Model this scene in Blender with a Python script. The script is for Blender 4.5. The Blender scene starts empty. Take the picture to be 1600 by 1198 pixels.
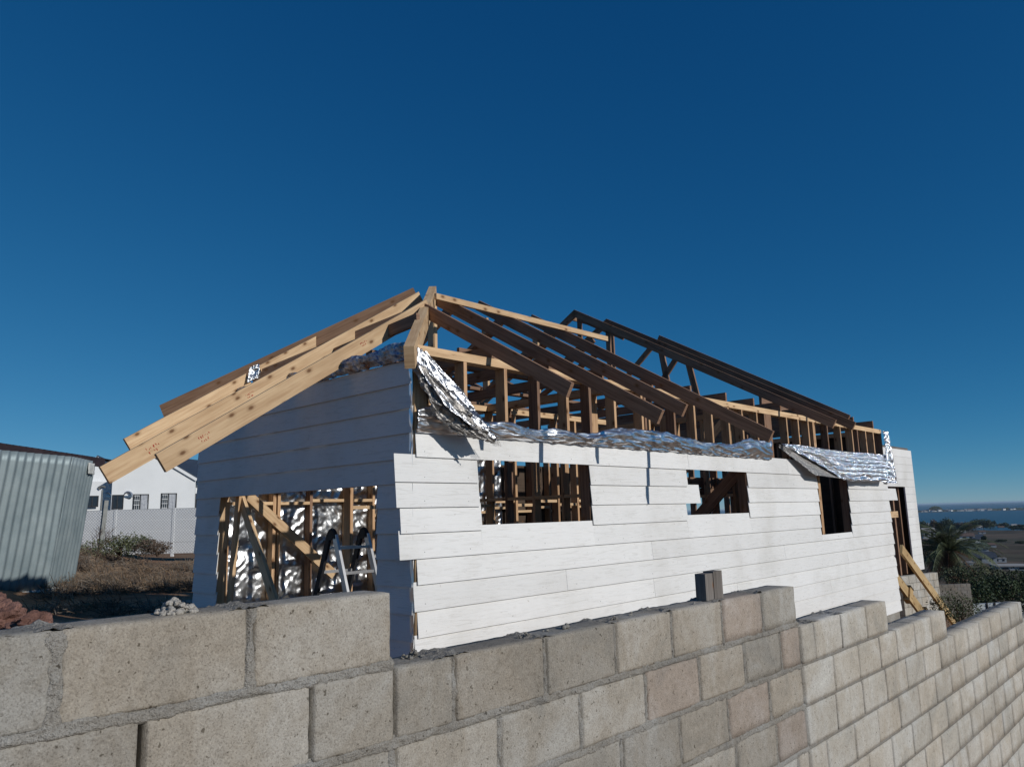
import bpy, bmesh, math, random
from mathutils import Vector, Matrix, noise
random.seed(7)
S = bpy.context.scene
COL = S.collection
# ------------------------------------------------------------------ camera, sky, sun, exposure
F_PX = 1187.0; HD = 205.8
TH = math.atan(HD / F_PX); ROLL = math.atan(0.028)
fw = Vector((0, math.cos(TH), math.sin(TH))); up0 = Vector((0, -math.sin(TH), math.cos(TH))); rt0 = Vector((1, 0, 0))
c_, s_ = math.cos(ROLL), math.sin(ROLL)
RI = c_ * rt0 - s_ * up0
UI = s_ * rt0 + c_ * up0
cam = bpy.data.cameras.new('camera'); co = bpy.data.objects.new('camera', cam); COL.objects.link(co)
m = Matrix((RI, UI, -fw)).transposed().to_4x4()
co.matrix_world = m
cam.sensor_width = 36.0; cam.lens = F_PX / 1600 * 36; cam.clip_start = 0.05; cam.clip_end = 60000
S.camera = co
# world axes of the site: RD runs along the long white facade, LD across it (away from the camera)
TR = (1930 - 805.8) / 1204.7
THR = math.atan(TR)
RD = Vector((math.sin(THR), math.cos(THR), 0)); LD = Vector((-math.cos(THR), math.sin(THR), 0)); ZV = Vector((0, 0, 1))
DH = 10600 / 2254.; CU = 3.8663
SUN = (0.171 * RD - 1.0 * LD + 0.433 * ZV).normalized()
elev = math.asin(SUN.z)
SKY_GRADE = ((.215, 1.6), (.86, .84), (1.53, .60))
w = bpy.data.worlds.new('World'); S.world = w; w.use_nodes = True
nt = w.node_tree; nt.nodes.clear()
sky = nt.nodes.new('ShaderNodeTexSky'); sky.sky_type = 'NISHITA'; sky.sun_disc = False
sky.sun_elevation = elev; sky.sun_rotation = math.atan2(SUN.x, SUN.y)
sky.air_density = 1.3; sky.dust_density = 0.0; sky.ozone_density = 3.2; sky.altitude = 8000
sep = nt.nodes.new('ShaderNodeSeparateColor'); comb = nt.nodes.new('ShaderNodeCombineColor'); nt.links.new(sky.outputs[0], sep.inputs[0])
for ch, (gain, power) in enumerate(SKY_GRADE):   # a deeper, more saturated blue toward the zenith
    pw_ = nt.nodes.new('ShaderNodeMath'); pw_.operation = 'POWER'; pw_.inputs[1].default_value = power; nt.links.new(sep.outputs[ch], pw_.inputs[0])
    mu = nt.nodes.new('ShaderNodeMath'); mu.operation = 'MULTIPLY'; mu.inputs[1].default_value = gain; nt.links.new(pw_.outputs[0], mu.inputs[0]); nt.links.new(mu.outputs[0], comb.inputs[ch])
bg = nt.nodes.new('ShaderNodeBackground'); bg.inputs[1].default_value = 0.085
wo = nt.nodes.new('ShaderNodeOutputWorld')
nt.links.new(comb.outputs[0], bg.inputs[0]); nt.links.new(bg.outputs[0], wo.inputs[0])
sl = bpy.data.lights.new('sun', 'SUN'); sl.energy = 3.1; sl.angle = math.radians(0.53); sl.color = (1.0, 0.955, 0.89)
so = bpy.data.objects.new('sun', sl); COL.objects.link(so); so.rotation_euler = SUN.to_track_quat('Z', 'Y').to_euler()
S.render.engine = 'CYCLES'
S.view_settings.view_transform = 'Standard'; S.view_settings.look = 'None'; S.view_settings.exposure = 0.0; S.view_settings.gamma = 1.0
S.render.resolution_x = 1024; S.render.resolution_y = 766

# ------------------------------------------------------------------ helpers
def W(p, q, z=0.0): return RD * p + LD * q + ZV * z                       # site frame, origin at the camera
def Hs(u, v, z=0.0): return RD * (CU + u) + LD * (DH + v) + ZV * z         # house frame, origin at the near corner
def polar(x, d, z=0.0):                                                   # bearing given as tangent*1204.7+805.8
    t = (x - 805.8) / 1204.7; n = math.hypot(t, 1); return Vector((t / n * d, d / n, z))
WLOC = {}
class MB:
    def __init__(s): s.v = []; s.f = []; s.uv = []; s.mi = []; s.col = None
    def quad(s, a, b, c, d, uv=((0,0),(1,0),(1,1),(0,1)), mi=0):
        n = len(s.v); s.v += [a, b, c, d]; s.f.append((n, n+1, n+2, n+3)); s.uv.append(uv); s.mi.append(mi)
    def tri(s, a, b, c, mi=0):
        n = len(s.v); s.v += [a, b, c]; s.f.append((n, n+1, n+2)); s.uv.append(((0,0),(1,0),(1,1))); s.mi.append(mi)
    def beam(s, p0, p1, wd, dp, up=ZV, mi=0, ou=None, end=0.0):
        d = (p1 - p0); L = d.length; d.normalize(); side = d.cross(up).normalized(); u2 = side.cross(d).normalized()
        a = side * wd / 2; b = u2 * dp / 2
        o = random.uniform(0, 50) if ou is None else ou
        q = [p0 - a - b, p0 + a - b, p0 + a + b, p0 - a + b]; r = [p1 - a - b, p1 + a - b, p1 + a + b, p1 - a + b]
        n = len(s.v); s.v += q + r
        widths = (wd, dp, wd, dp); acc = 0
        for k in range(4):
            k2 = (k + 1) % 4; y0 = o + acc; y1 = y0 + widths[k]; acc += widths[k]
            s.f.append((n+k, n+k2, n+4+k2, n+4+k)); s.uv.append(((o, y0), (o, y1), (o+L, y1), (o+L, y0))); s.mi.append(mi)
        s.f.append((n+3, n+2, n+1, n)); s.uv.append(((o, o), (o+wd, o), (o+wd, o+dp), (o, o+dp))); s.mi.append(mi)
        s.f.append((n+4, n+5, n+6, n+7)); s.uv.append(((o, o), (o+wd, o), (o+wd, o+dp), (o, o+dp))); s.mi.append(mi)
    def box8(s, P, mi=0):   # P[i][j][k] -> 8 points, order (x0/x1, y0/y1, z0/z1)
        n = len(s.v); s.v += P
        for q in ((0,1,3,2),(4,6,7,5),(0,4,5,1),(2,3,7,6),(0,2,6,4),(1,5,7,3)):
            a = [P[i] for i in q]; e1 = (a[1]-a[0]).length; e2 = (a[2]-a[1]).length
            o = random.uniform(0, 9)
            uv = ((o,o),(o+e1,o),(o+e1,o+e2),(o,o+e2)) if e1 >= e2 else ((o,o),(o,o+e1),(o+e2,o+e1),(o+e2,o))
            s.f.append(tuple(n+i for i in q)); s.uv.append(uv); s.mi.append(mi)
    def box(s, fr, x0, x1, y0, y1, z0, z1, mi=0):
        s.box8([fr(x, y, z) for x in (x0, x1) for y in (y0, y1) for z in (z0, z1)], mi)
    def tube(s, pts, r0, r1, n=6, mi=0, cap=True):
        rings = []
        for i, p in enumerate(pts):
            d = (pts[min(i+1, len(pts)-1)] - pts[max(i-1, 0)])
            if d.length < 1e-9: d = Vector((0,0,1))
            d.normalize(); a = d.orthogonal().normalized() if abs(d.z) > .99 else d.cross(ZV).normalized(); b = d.cross(a)
            r = r0 + (r1 - r0) * i / max(1, len(pts) - 1)
            base = len(s.v)
            s.v += [p + a * r * math.cos(2*math.pi*k/n) + b * r * math.sin(2*math.pi*k/n) for k in range(n)]
            rings.append(base)
        for i in range(len(rings) - 1):
            for k in range(n):
                k2 = (k+1) % n; s.f.append((rings[i]+k, rings[i]+k2, rings[i+1]+k2, rings[i+1]+k)); s.uv.append(((i,0),(i,1),(i+1,1),(i+1,0))); s.mi.append(mi)
        if cap:
            s.f.append(tuple(rings[0]+k for k in reversed(range(n)))); s.uv.append(tuple((0,0) for _ in range(n))); s.mi.append(mi)
            s.f.append(tuple(rings[-1]+k for k in range(n))); s.uv.append(tuple((0,0) for _ in range(n))); s.mi.append(mi)
    def grid(s, fn, nx, ny, mi=0, uvs=(1, 1)):
        n = len(s.v)
        for j in range(ny+1):
            for i in range(nx+1): s.v.append(fn(i/nx, j/ny))
        for j in range(ny):
            for i in range(nx):
                a = n + j*(nx+1) + i
                s.f.append((a, a+1, a+nx+2, a+nx+1)); s.mi.append(mi)
                u0, u1, v0, v1 = i/nx*uvs[0], (i+1)/nx*uvs[0], j/ny*uvs[1], (j+1)/ny*uvs[1]
                s.uv.append(((u0,v0),(u1,v0),(u1,v1),(u0,v1)))
    def build(s, name, mats, parent=None, smooth=False, loc=None):
        if not isinstance(mats, (list, tuple)): mats = [mats]
        if loc is None:
            if parent is None:
                mn = min(v.z for v in s.v); loc = sum(s.v, Vector()) / len(s.v); loc = Vector((loc.x, loc.y, mn))
            else: loc = sum(s.v, Vector()) / len(s.v)
        me = bpy.data.meshes.new(name); me.from_pydata([v - loc for v in s.v], [], s.f)
        ul = me.uv_layers.new(name='UVMap'); flat = []
        for u in s.uv:
            for x in u: flat += [x[0], x[1]]
        ul.data.foreach_set('uv', flat)
        for mt in mats: me.materials.append(mt)
        me.polygons.foreach_set('material_index', s.mi)
        if smooth: me.polygons.foreach_set('use_smooth', [True] * len(me.polygons))
        if s.col is not None:
            at = me.color_attributes.new('tint', 'FLOAT_COLOR', 'POINT')
            fl = []
            for c in s.col: fl += [c[0], c[1], c[2], 1.0]
            at.data.foreach_set('color', fl)
        me.update()
        o = bpy.data.objects.new(name, me); COL.objects.link(o)
        WLOC[o.name] = loc
        if parent is not None: o.parent = parent; o.location = loc - WLOC[parent.name]
        else: o.location = loc
        return o
def tag(o, label=None, cat=None, group=None, kind=None):
    if label: o['label'] = label
    if cat: o['category'] = cat
    if group: o['group'] = group
    if kind: o['kind'] = kind
    return o
def empty(name, loc, label, cat, group=None):
    o = bpy.data.objects.new(name, None); COL.objects.link(o); o.location = loc; o.empty_display_size = .2
    WLOC[o.name] = loc.copy(); return tag(o, label, cat, group)
def thicken(o, t, off=0.0):
    md = o.modifiers.new('solid', 'SOLIDIFY'); md.thickness = t; md.offset = off
    return o
def lerp(a, b, t): return a + (b - a) * t
def nz(x, y=0.0, z=0.0, s=1.0): return noise.noise(Vector((x*s, y*s, z*s)))

# ------------------------------------------------------------------ materials
def mat(name, base=(.5,.5,.5), rough=.8, metal=0.0, spec=0.3):
    m = bpy.data.materials.new(name); m.use_nodes = True; n = m.node_tree
    b = n.nodes['Principled BSDF']; b.inputs['Base Color'].default_value = (*base, 1); b.inputs['Roughness'].default_value = rough
    b.inputs['Metallic'].default_value = metal; b.inputs['Specular IOR Level'].default_value = spec
    return m, n, b
def N(n, t, **k):
    x = n.nodes.new(t)
    for a, v in k.items(): setattr(x, a, v)
    return x
def ramp(n, src, stops):
    r = N(n, 'ShaderNodeValToRGB'); e = r.color_ramp.elements
    while len(e) < len(stops): e.new(.5)
    for i, (p, c) in enumerate(stops):
        e[i].position = p; e[i].color = (*c, 1) if len(c) == 3 else c
    n.links.new(src, r.inputs[0]); return r
def noisen(n, vec, scale, detail=4, rough=.55):
    x = N(n, 'ShaderNodeTexNoise'); x.inputs['Scale'].default_value = scale; x.inputs['Detail'].default_value = detail; x.inputs['Roughness'].default_value = rough
    if vec is not None: n.links.new(vec, x.inputs['Vector'])
    return x
def mapping(n, vec, sc):
    x = N(n, 'ShaderNodeMapping'); x.inputs['Scale'].default_value = sc; n.links.new(vec, x.inputs['Vector']); return x
def mixc(n, fac, a, b, mode='MIX'):
    x = N(n, 'ShaderNodeMix'); x.data_type = 'RGBA'; x.blend_type = mode
    if isinstance(fac, float): x.inputs[0].default_value = fac
    else: n.links.new(fac, x.inputs[0])
    for i, s in ((6, a), (7, b)):
        if isinstance(s, tuple): x.inputs[i].default_value = (*s, 1)
        else: n.links.new(s, x.inputs[i])
    return x
def bump(n, b, h, strength=.3, dist=.01, nrm=None):
    x = N(n, 'ShaderNodeBump'); x.inputs['Strength'].default_value = strength; x.inputs['Distance'].default_value = dist
    n.links.new(h, x.inputs['Height'])
    if nrm is not None: n.links.new(nrm, x.inputs['Normal'])
    n.links.new(x.outputs[0], b.inputs['Normal']); return x

def wood(name, light, dark, knots=.045, seed=0):
    m, n, b = mat(name, rough=.75)
    tc = N(n, 'ShaderNodeTexCoord'); oi = N(n, 'ShaderNodeObjectInfo')
    mp = mapping(n, tc.outputs['UV'], (1.2, 30, 1)); g = noisen(n, mp.outputs[0], 1.5, 5, .6)
    mp2 = mapping(n, tc.outputs['UV'], (2.2, 9, 1)); g2 = noisen(n, mp2.outputs[0], 1.0, 3)
    r = ramp(n, g.outputs['Fac'], [(.3, dark), (.5, tuple(lerp(dark[i], light[i], .65) for i in range(3))), (.68, light)])
    r2 = ramp(n, g2.outputs['Fac'], [(.3, (.72, .66, .6)), (.6, (1, 1, 1))])
    mx = mixc(n, .75, r.outputs[0], r2.outputs[0], 'MULTIPLY')
    mpk = mapping(n, tc.outputs['UV'], (2.9, 5.2, 1)); vo = N(n, 'ShaderNodeTexVoronoi'); vo.voronoi_dimensions = '2D'; vo.inputs['Scale'].default_value = 1.0; n.links.new(mpk.outputs[0], vo.inputs['Vector'])
    rk = ramp(n, vo.outputs['Distance'], [(.0, (1, 1, 1)), (knots, (.9, .9, .9)), (knots*2.0, (.28,.28,.28)), (knots*3.6, (0, 0, 0))])
    mk = mixc(n, rk.outputs[0], mx.outputs[2], (.16, .075, .03))
    hs = N(n, 'ShaderNodeHueSaturation'); n.links.new(mk.outputs[2], hs.inputs['Color'])
    mr = N(n, 'ShaderNodeMapRange'); mr.inputs[3].default_value = .8; mr.inputs[4].default_value = 1.12; n.links.new(oi.outputs['Random'], mr.inputs[0]); n.links.new(mr.outputs[0], hs.inputs['Value'])
    n.links.new(hs.outputs[0], b.inputs['Base Color']); bump(n, b, g.outputs['Fac'], .25, .003)
    return m
PINE = wood('pine', (.72, .53, .325), (.52, .335, .19))
PINE2 = wood('shaded_pine', (.33, .205, .135), (.16, .09, .06))  # darker pine; shade on rafters and inner framing is put into its colour
PLANK = wood('plank', (.50, .37, .20), (.36, .24, .11))
GREYWOOD = wood('grey_wood', (.22, .20, .185), (.10, .09, .08), .02)

def siding_mat():
    m, n, b = mat('painted_fibre_cement', rough=.62)
    tc = N(n, 'ShaderNodeTexCoord'); oi = N(n, 'ShaderNodeObjectInfo'); geo = N(n, 'ShaderNodeNewGeometry')
    mp = mapping(n, tc.outputs['UV'], (2.2, 26, 1)); di = noisen(n, mp.outputs[0], 1.6, 5, .65); di.inputs['Distortion'].default_value = 1.4
    st = noisen(n, geo.outputs['Position'], 1.1, 5, .6)
    r = ramp(n, st.outputs['Fac'], [(.33, (.65, .645, .625)), (.50, (.725, .725, .715)), (.75, (.765, .77, .765))])
    gr = ramp(n, di.outputs['Fac'], [(.36, (.78, .77, .75)), (.46, (1, 1, 1))])
    mx = mixc(n, .5, r.outputs[0], gr.outputs[0], 'MULTIPLY')
    spk = noisen(n, geo.outputs['Position'], 30, 2, .5); sr = ramp(n, spk.outputs['Fac'], [(.22, (.55, .5, .45)), (.27, (1, 1, 1))])
    mx2 = mixc(n, .6, mx.outputs[2], sr.outputs[0], 'MULTIPLY')
    hs = N(n, 'ShaderNodeHueSaturation'); n.links.new(mx2.outputs[2], hs.inputs['Color'])
    mr = N(n, 'ShaderNodeMapRange'); mr.inputs[3].default_value = .95; mr.inputs[4].default_value = 1.04; n.links.new(oi.outputs['Random'], mr.inputs[0]); n.links.new(mr.outputs[0], hs.inputs['Value'])
    n.links.new(hs.outputs[0], b.inputs['Base Color']); bump(n, b, di.outputs['Fac'], .75, .005)
    return m
SIDING = siding_mat()

def foil_mat(name, rough=.22, base=(.86, .88, .9), bs=.6, sc=22):
    m, n, b = mat(name, base, rough, 1.0)
    geo = N(n, 'ShaderNodeNewGeometry')
    a = noisen(n, geo.outputs['Position'], sc, 5, .65); a.inputs['Distortion'].default_value = .8
    v = N(n, 'ShaderNodeTexVoronoi'); v.inputs['Scale'].default_value = sc * .7; n.links.new(geo.outputs['Position'], v.inputs['Vector'])
    ad = N(n, 'ShaderNodeMath', operation='ADD'); n.links.new(a.outputs['Fac'], ad.inputs[0]); n.links.new(v.outputs['Distance'], ad.inputs[1])
    bump(n, b, ad.outputs[0], bs, .03)
    return m
FOIL = foil_mat('foil', .30, (.86,.88,.91), .14, 6); FLAPM = foil_mat('foil_crumpled', .30, (.50,.52,.56), .35, 16); FOILS = foil_mat('foil_speckled', .2, (.88,.92,.98), 1.0, 20); FOILW = foil_mat('foil_wall', .32, (.66,.68,.70), .22, 7); FOILD = foil_mat('foil_dull_side', .5, (.30, .29, .28), .5, 30)
def foil_blue():
    m = foil_mat('foil_printed', .3, (.6, .66, .75), .7, 25); n = m.node_tree; b = n.nodes['Principled BSDF']
    geo = N(n, 'ShaderNodeNewGeometry'); a = noisen(n, geo.outputs['Position'], 7, 4, .6)
    r = ramp(n, a.outputs['Fac'], [(.36, (.10, .20, .46)), (.45, (.6, .64, .7)), (.58, (.42, .38, .36)), (.66, (.25, .12, .07))]); n.links.new(r.outputs[0], b.inputs['Base Color'])
    b.inputs['Metallic'].default_value = .55
    return m
FOILB = foil_blue()

def concrete(name, tintattr=True, a=(.245,.236,.213), b2=(.35,.341,.315), bs=.55, pits=True, dist=.004):
    m, n, b = mat(name, rough=.93, spec=.15)
    geo = N(n, 'ShaderNodeNewGeometry')
    big = noisen(n, geo.outputs['Position'], 3.1, 4, .6); fine = noisen(n, geo.outputs['Position'], 210, 3, .7); mid = noisen(n, geo.outputs['Position'], 38, 5, .7)
    big.inputs['Distortion'].default_value = .6
    r = ramp(n, big.outputs['Fac'], [(.30, a), (.46, tuple((a[i]*.55+b2[i]*.45)*(1.04,1.0,.95)[i] for i in range(3))), (.60, b2), (.72, tuple(b2[i]*(1.1,1.11,1.11)[i] for i in range(3)))])
    fr = ramp(n, fine.outputs['Fac'], [(.36, (.60, .58, .56)), (.47, (.97, .97, .97)), (.58, (1.02, 1.02, 1.02)), (.68, (1.32, 1.31, 1.28))])
    mx = mixc(n, .8, r.outputs[0], fr.outputs[0], 'MULTIPLY')
    mrr = ramp(n, mid.outputs['Fac'], [(.28, (.74, .72, .69)), (.45, (.97, .96, .95)), (.62, (1.08, 1.08, 1.08))])
    mx2 = mixc(n, .85, mx.outputs[2], mrr.outputs[0], 'MULTIPLY')
    src = mx2.outputs[2]
    if pits:
        pv = noisen(n, geo.outputs['Position'], 75, 2, .5); pr = ramp(n, pv.outputs['Fac'], [(.285, (.35, .33, .3)), (.33, (1, 1, 1))])
        src = mixc(n, .9, src, pr.outputs[0], 'MULTIPLY').outputs[2]
    if tintattr:
        at = N(n, 'ShaderNodeAttribute'); at.attribute_name = 'tint'
        src = mixc(n, 1.0, src, at.outputs['Color'], 'MULTIPLY').outputs[2]
    n.links.new(src, b.inputs['Base Color'])
    ad = N(n, 'ShaderNodeMath', operation='MULTIPLY_ADD'); n.links.new(mid.outputs['Fac'], ad.inputs[0]); ad.inputs[1].default_value = 1.6; n.links.new(fine.outputs['Fac'], ad.inputs[2])
    bump(n, b, ad.outputs[0], bs, dist)
    return m
BLOCK = concrete('concrete_block'); PALEB = concrete('pale_block', True, (.33,.32,.29), (.455,.445,.412), .4)
MORTAR = concrete('mortar', False, (.25,.245,.23), (.36,.355,.335), 1.0, True, .008); MORTD = concrete('flush_mortar', False, (.17,.165,.155), (.23,.225,.21), .6)

def plain(name, c1, c2, scale, rough=.85, bs=.2, dist=.01, detail=4, metal=0, spec=.25, pos=True):
    m, n, b = mat(name, rough=rough, metal=metal, spec=spec)
    geo = N(n, 'ShaderNodeNewGeometry'); a = noisen(n, geo.outputs['Position'], scale, detail, .6)
    r = ramp(n, a.outputs['Fac'], [(.3, c1), (.7, c2)]); n.links.new(r.outputs[0], b.inputs['Base Color'])
    if bs: bump(n, b, a.outputs['Fac'], bs, dist)
    return m
WHITEW = plain('white_plaster', (.68,.70,.71), (.74,.76,.77), .6, .8, .05)
ROOFD = plain('slate_blue_roof', (.045,.055,.07), (.07,.085,.11), 2, .5, .1)
DARKF = plain('dark_frame', (.02,.022,.025), (.035,.035,.04), 4, .4, 0)
GLASSD = mat('window_glass', (.015,.02,.03), .05, 0, .6)[0]
CURT = plain('curtain', (.3,.32,.36), (.5,.52,.55), 6, .9, .1)
ZINC = plain('galvanised_sheet', (.185,.235,.255), (.28,.335,.35), 2.5, .55, .1, .003, 6, .35)
RUST = plain('dark_roof_sheet', (.022,.016,.02), (.045,.03,.034), 5, .7, .2)
PLINTH = plain('painted_plinth', (.4,.42,.4), (.62,.62,.6), 9, .9, .6, .03, 6)
ROCKR = plain('red_clay', (.10,.05,.038), (.27,.15,.12), 9, .95, .9, .06, 8)
STEEL = plain('galvanised_post', (.18,.19,.185), (.27,.28,.27), 6, .6, .1, .003, 4, .3)
WIRE = plain('galvanised_wire', (.30,.31,.31), (.40,.41,.41), 6, .5, 0, .003, 2, .5)
ALU = plain('aluminium', (.55,.56,.58), (.7,.71,.72), 6, .35, 0, .003, 2, .9)
BLACKP = plain('black_plastic', (.015,.016,.018), (.03,.03,.035), 10, .5, 0)
RED = mat('red_ink', (.42,.05,.035), .8)[0]
BARK = plain('bark', (.06,.04,.028), (.13,.095,.07), 14, .9, .6, .03)
def leafm(name, c1, c2, tr=.25):
    m, n, b = mat(name, rough=.6, spec=.3)
    geo = N(n, 'ShaderNodeNewGeometry'); a = noisen(n, geo.outputs['Position'], 2.6, 3, .6)
    r = ramp(n, a.outputs['Fac'], [(.35, c1), (.65, c2)])
    rn = N(n, 'ShaderNodeHueSaturation'); n.links.new(r.outputs[0], rn.inputs['Color'])
    mr = N(n, 'ShaderNodeMapRange'); mr.inputs[3].default_value = .6; mr.inputs[4].default_value = 1.5; n.links.new(geo.outputs['Random Per Island'], mr.inputs[0]); n.links.new(mr.outputs[0], rn.inputs['Value'])
    n.links.new(rn.outputs[0], b.inputs['Base Color']); return m
LEAF = leafm('leaf_dark', (.018,.032,.014), (.045,.07,.028)); LEAFG = leafm('leaf_grey_green', (.07,.085,.045), (.13,.14,.075))
LEAFB = leafm('leaf_brown', (.085,.06,.045), (.13,.10,.075)); TWIG = leafm('dry_twig', (.125,.085,.055), (.25,.18,.12)); TWIGG = leafm('dry_grey_twig', (.10,.085,.07), (.20,.17,.14))
PALML = leafm('palm_leaf', (.055,.075,.035), (.14,.16,.085)); PALMD = leafm('palm_dead_leaf', (.10,.045,.025), (.17,.09,.05))

# ------------------------------------------------------------------ ground
PW = [(-6000,-.7),(-9,-.68),(-4.2,-.74),(-3.1,-1.10),(1.5,-1.25),(13,-2.3),(25,-3.7),(60,-7.4),(150,-14.4),(260,-21),(400,-27.5),(900,-42),(1450,-50.3),(1560,-53),(9000,-56)]
def prof(x):
    for (a, za), (b, zb) in zip(PW, PW[1:]):
        if x <= b: return lerp(za, zb, max(0, (x - a) / (b - a)))
    return PW[-1][1]
def ground_z(p, q):
    ws = p - .5 * q
    if ws > 500: ws += 90 * nz(p, q, 3, .0021)
    z = prof(ws)
    far = min(1, max(0, (abs(ws) - 15) / 60))
    z += far * (1.2 * nz(p, q, 0, .012) + .5 * nz(p, q, 9, .04)) * (1 if ws > 0 else .15)
    if math.hypot(p, q) < 60: z += .05 * nz(p, q, 5, .7) + .02 * nz(p, q, 5, 2.5)
    if q < 1.74: 
        t = min(1, max(0, (1.74 - q) / .04)); zc = -1.66 - .13 * max(-2, min(p, 30)) - .02 * max(0, p - 30)
        if -200 < q: z = lerp(z, min(zc, z - .3), t * max(0, 1 - max(0, p - 14) / 10) if p > 14 else t)
    return z
def axis(parts):
    r = []
    for a, b, n in parts:
        for i in range(n): r.append(a + (b - a) * i / n)
    r.append(parts[-1][1]); return r
ps = axis([(-4000,-400,8),(-400,-60,12),(-60,-12,16),(-12,24,80),(24,80,34),(80,400,36),(400,1800,60),(1800,2600,8)])
qs = axis([(-3000,-400,12),(-400,-60,10),(-60,-6,12),(-6,1.70,8),(1.70,1.78,1),(1.78,26,52),(26,90,28),(90,500,36),(500,1500,20),(1500,4500,12)])
g = MB(); nP = len(ps)
for q in qs:
    for p in ps: g.v.append(W(p, q, ground_z(p, q)))
for j in range(len(qs)-1):
    for i in range(nP-1):
        a = j*nP+i; g.f.append((a, a+1, a+nP+1, a+nP)); g.uv.append(((0,0),(1,0),(1,1),(0,1))); g.mi.append(0)
def ground_mat():
    m, n, b = mat('ground_soil', rough=.95, spec=.1)
    geo = N(n, 'ShaderNodeNewGeometry')
    a = noisen(n, geo.outputs['Position'], .9, 8, .65); f = noisen(n, geo.outputs['Position'], 14, 6, .7)
    near = ramp(n, a.outputs['Fac'], [(.3, (.17,.09,.055)), (.5, (.27,.165,.10)), (.68, (.34,.25,.165))])
    fr = ramp(n, f.outputs['Fac'], [(.3, (.55,.55,.55)), (.6, (1.1,1.1,1.1))]); near2 = mixc(n, .8, near.outputs[0], fr.outputs[0], 'MULTIPLY')
    mp = mapping(n, geo.outputs['Position'], (1, 1, .1)); v = N(n, 'ShaderNodeTexVoronoi'); v.inputs['Scale'].default_value = .012; n.links.new(mp.outputs[0], v.inputs['Vector'])
    hs = N(n, 'ShaderNodeSeparateColor'); n.links.new(v.outputs['Color'], hs.inputs[0])
    fld = ramp(n, hs.outputs[0], [(.0, (.06,.058,.04)), (.3, (.11,.088,.065)), (.55, (.16,.118,.09)), (.8, (.085,.08,.055)), (1, (.13,.10,.08))])
    fn = noisen(n, geo.outputs['Position'], .03, 8, .7); fnr = ramp(n, fn.outputs['Fac'], [(.35, (.4,.42,.4)), (.55, (1,1,1))]); fld2 = mixc(n, .8, fld.outputs[0], fnr.outputs[0], 'MULTIPLY')
    ln = N(n, 'ShaderNodeVectorMath', operation='LENGTH'); n.links.new(geo.outputs['Position'], ln.inputs[0])
    mr = N(n, 'ShaderNodeMapRange'); mr.inputs[1].default_value = 28; mr.inputs[2].default_value = 60; n.links.new(ln.outputs['Value'], mr.inputs[0])
    mx = mixc(n, mr.outputs[0], near2.outputs[2], fld2.outputs[2]); n.links.new(mx.outputs[2], b.inputs['Base Color'])
    bump(n, b, f.outputs['Fac'], .8, .04); return m
tag(g.build('ground', ground_mat(), None, True), kind='structure')
sea = MB()
sea.quad(Vector((-26000, 200, -50)), Vector((60000, 200, -50)), Vector((60000, 50000, -50)), Vector((-26000, 50000, -50)))
def sea_mat():
    m, n, b = mat('sea_water', (.02,.07,.10), .35, 0, .25)
    geo = N(n, 'ShaderNodeNewGeometry'); mp = mapping(n, geo.outputs['Position'], (.004, .012, 1)); a = noisen(n, mp.outputs[0], 1, 6, .7)
    r = ramp(n, a.outputs['Fac'], [(.35, (.020,.062,.088)), (.65, (.032,.090,.115))]); n.links.new(r.outputs[0], b.inputs['Base Color'])
    w2 = noisen(n, geo.outputs['Position'], .25, 4, .6); bump(n, b, w2.outputs['Fac'], .4, .6); return m
tag(sea.build('sea', sea_mat()), kind='structure')

# ------------------------------------------------------------------ block wall in the foreground
QF, QB = 1.674, 1.815
def block(mb, p0, p1, z0, z1, q0=QF, q1=QB, res=.02, tint=(1,1,1), rad=.006, chip=.004):
    """rounded, slightly chipped concrete block as a closed grid box"""
    L, Hh, D = p1-p0, z1-z0, q1-q0
    nx, nz_, ny = max(2, int(L/res)), max(2, int(Hh/res)), max(2, int(D/max(res, .035)))
    jx = random.uniform(-.0015, .0015); jq = random.uniform(-.002, .002); sd = random.uniform(0, 100)
    tilt = random.uniform(-.004, .004)
    idx = {}
    def vert(i, j, k):
        key = (i, j, k)
        if key in idx: return idx[key]
        x = L*i/nx; y = D*j/ny; z = Hh*k/nz_
        r = rad * (1 + .7 * nz(x+sd, y, z, 9)) + max(0, nz(x+sd, y+3, z, 22)) * chip * 2
        cx = min(max(x, r), L-r); cy = min(max(y, r), D-r); cz = min(max(z, r), Hh-r)
        d = Vector((x-cx, y-cy, z-cz)); ln = d.length
        if ln > 1e-6:
            d = d * (r / ln); x, y, z = cx+d.x, cy+d.y, cz+d.z
        y += .0013 * nz(x+sd, z, 0, 14) + .0008 * nz(x+sd, z, 4, 45)
        if k == nz_: z += .0016 * nz(x+sd, y, 1, 12)
        mb.v.append(W(p0+x+jx, q0+y+jq, z0+z+tilt*(x/L-.5))); mb.col.append(tint)
        idx[key] = len(mb.v)-1; return idx[key]
    def face(a, b, c, d): mb.f.append((a, b, c, d)); mb.uv.append(((0,0),(1,0),(1,1),(0,1))); mb.mi.append(0)
    for i in range(nx):
        for k in range(nz_):
            face(vert(i,0,k), vert(i+1,0,k), vert(i+1,0,k+1), vert(i,0,k+1)); face(vert(i+1,ny,k), vert(i,ny,k), vert(i,ny,k+1), vert(i+1,ny,k+1))
    for j in range(ny):
        for k in range(nz_):
            face(vert(0,j+1,k), vert(0,j,k), vert(0,j,k+1), vert(0,j+1,k+1)); face(vert(nx,j,k), vert(nx,j+1,k), vert(nx,j+1,k+1), vert(nx,j,k+1))
    for i in range(nx):
        for j in range(ny):
            face(vert(i,j,nz_), vert(i+1,j,nz_), vert(i+1,j+1,nz_), vert(i,j+1,nz_)); face(vert(i,j+1,0), vert(i+1,j+1,0), vert(i+1,j,0), vert(i,j,0))
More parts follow.
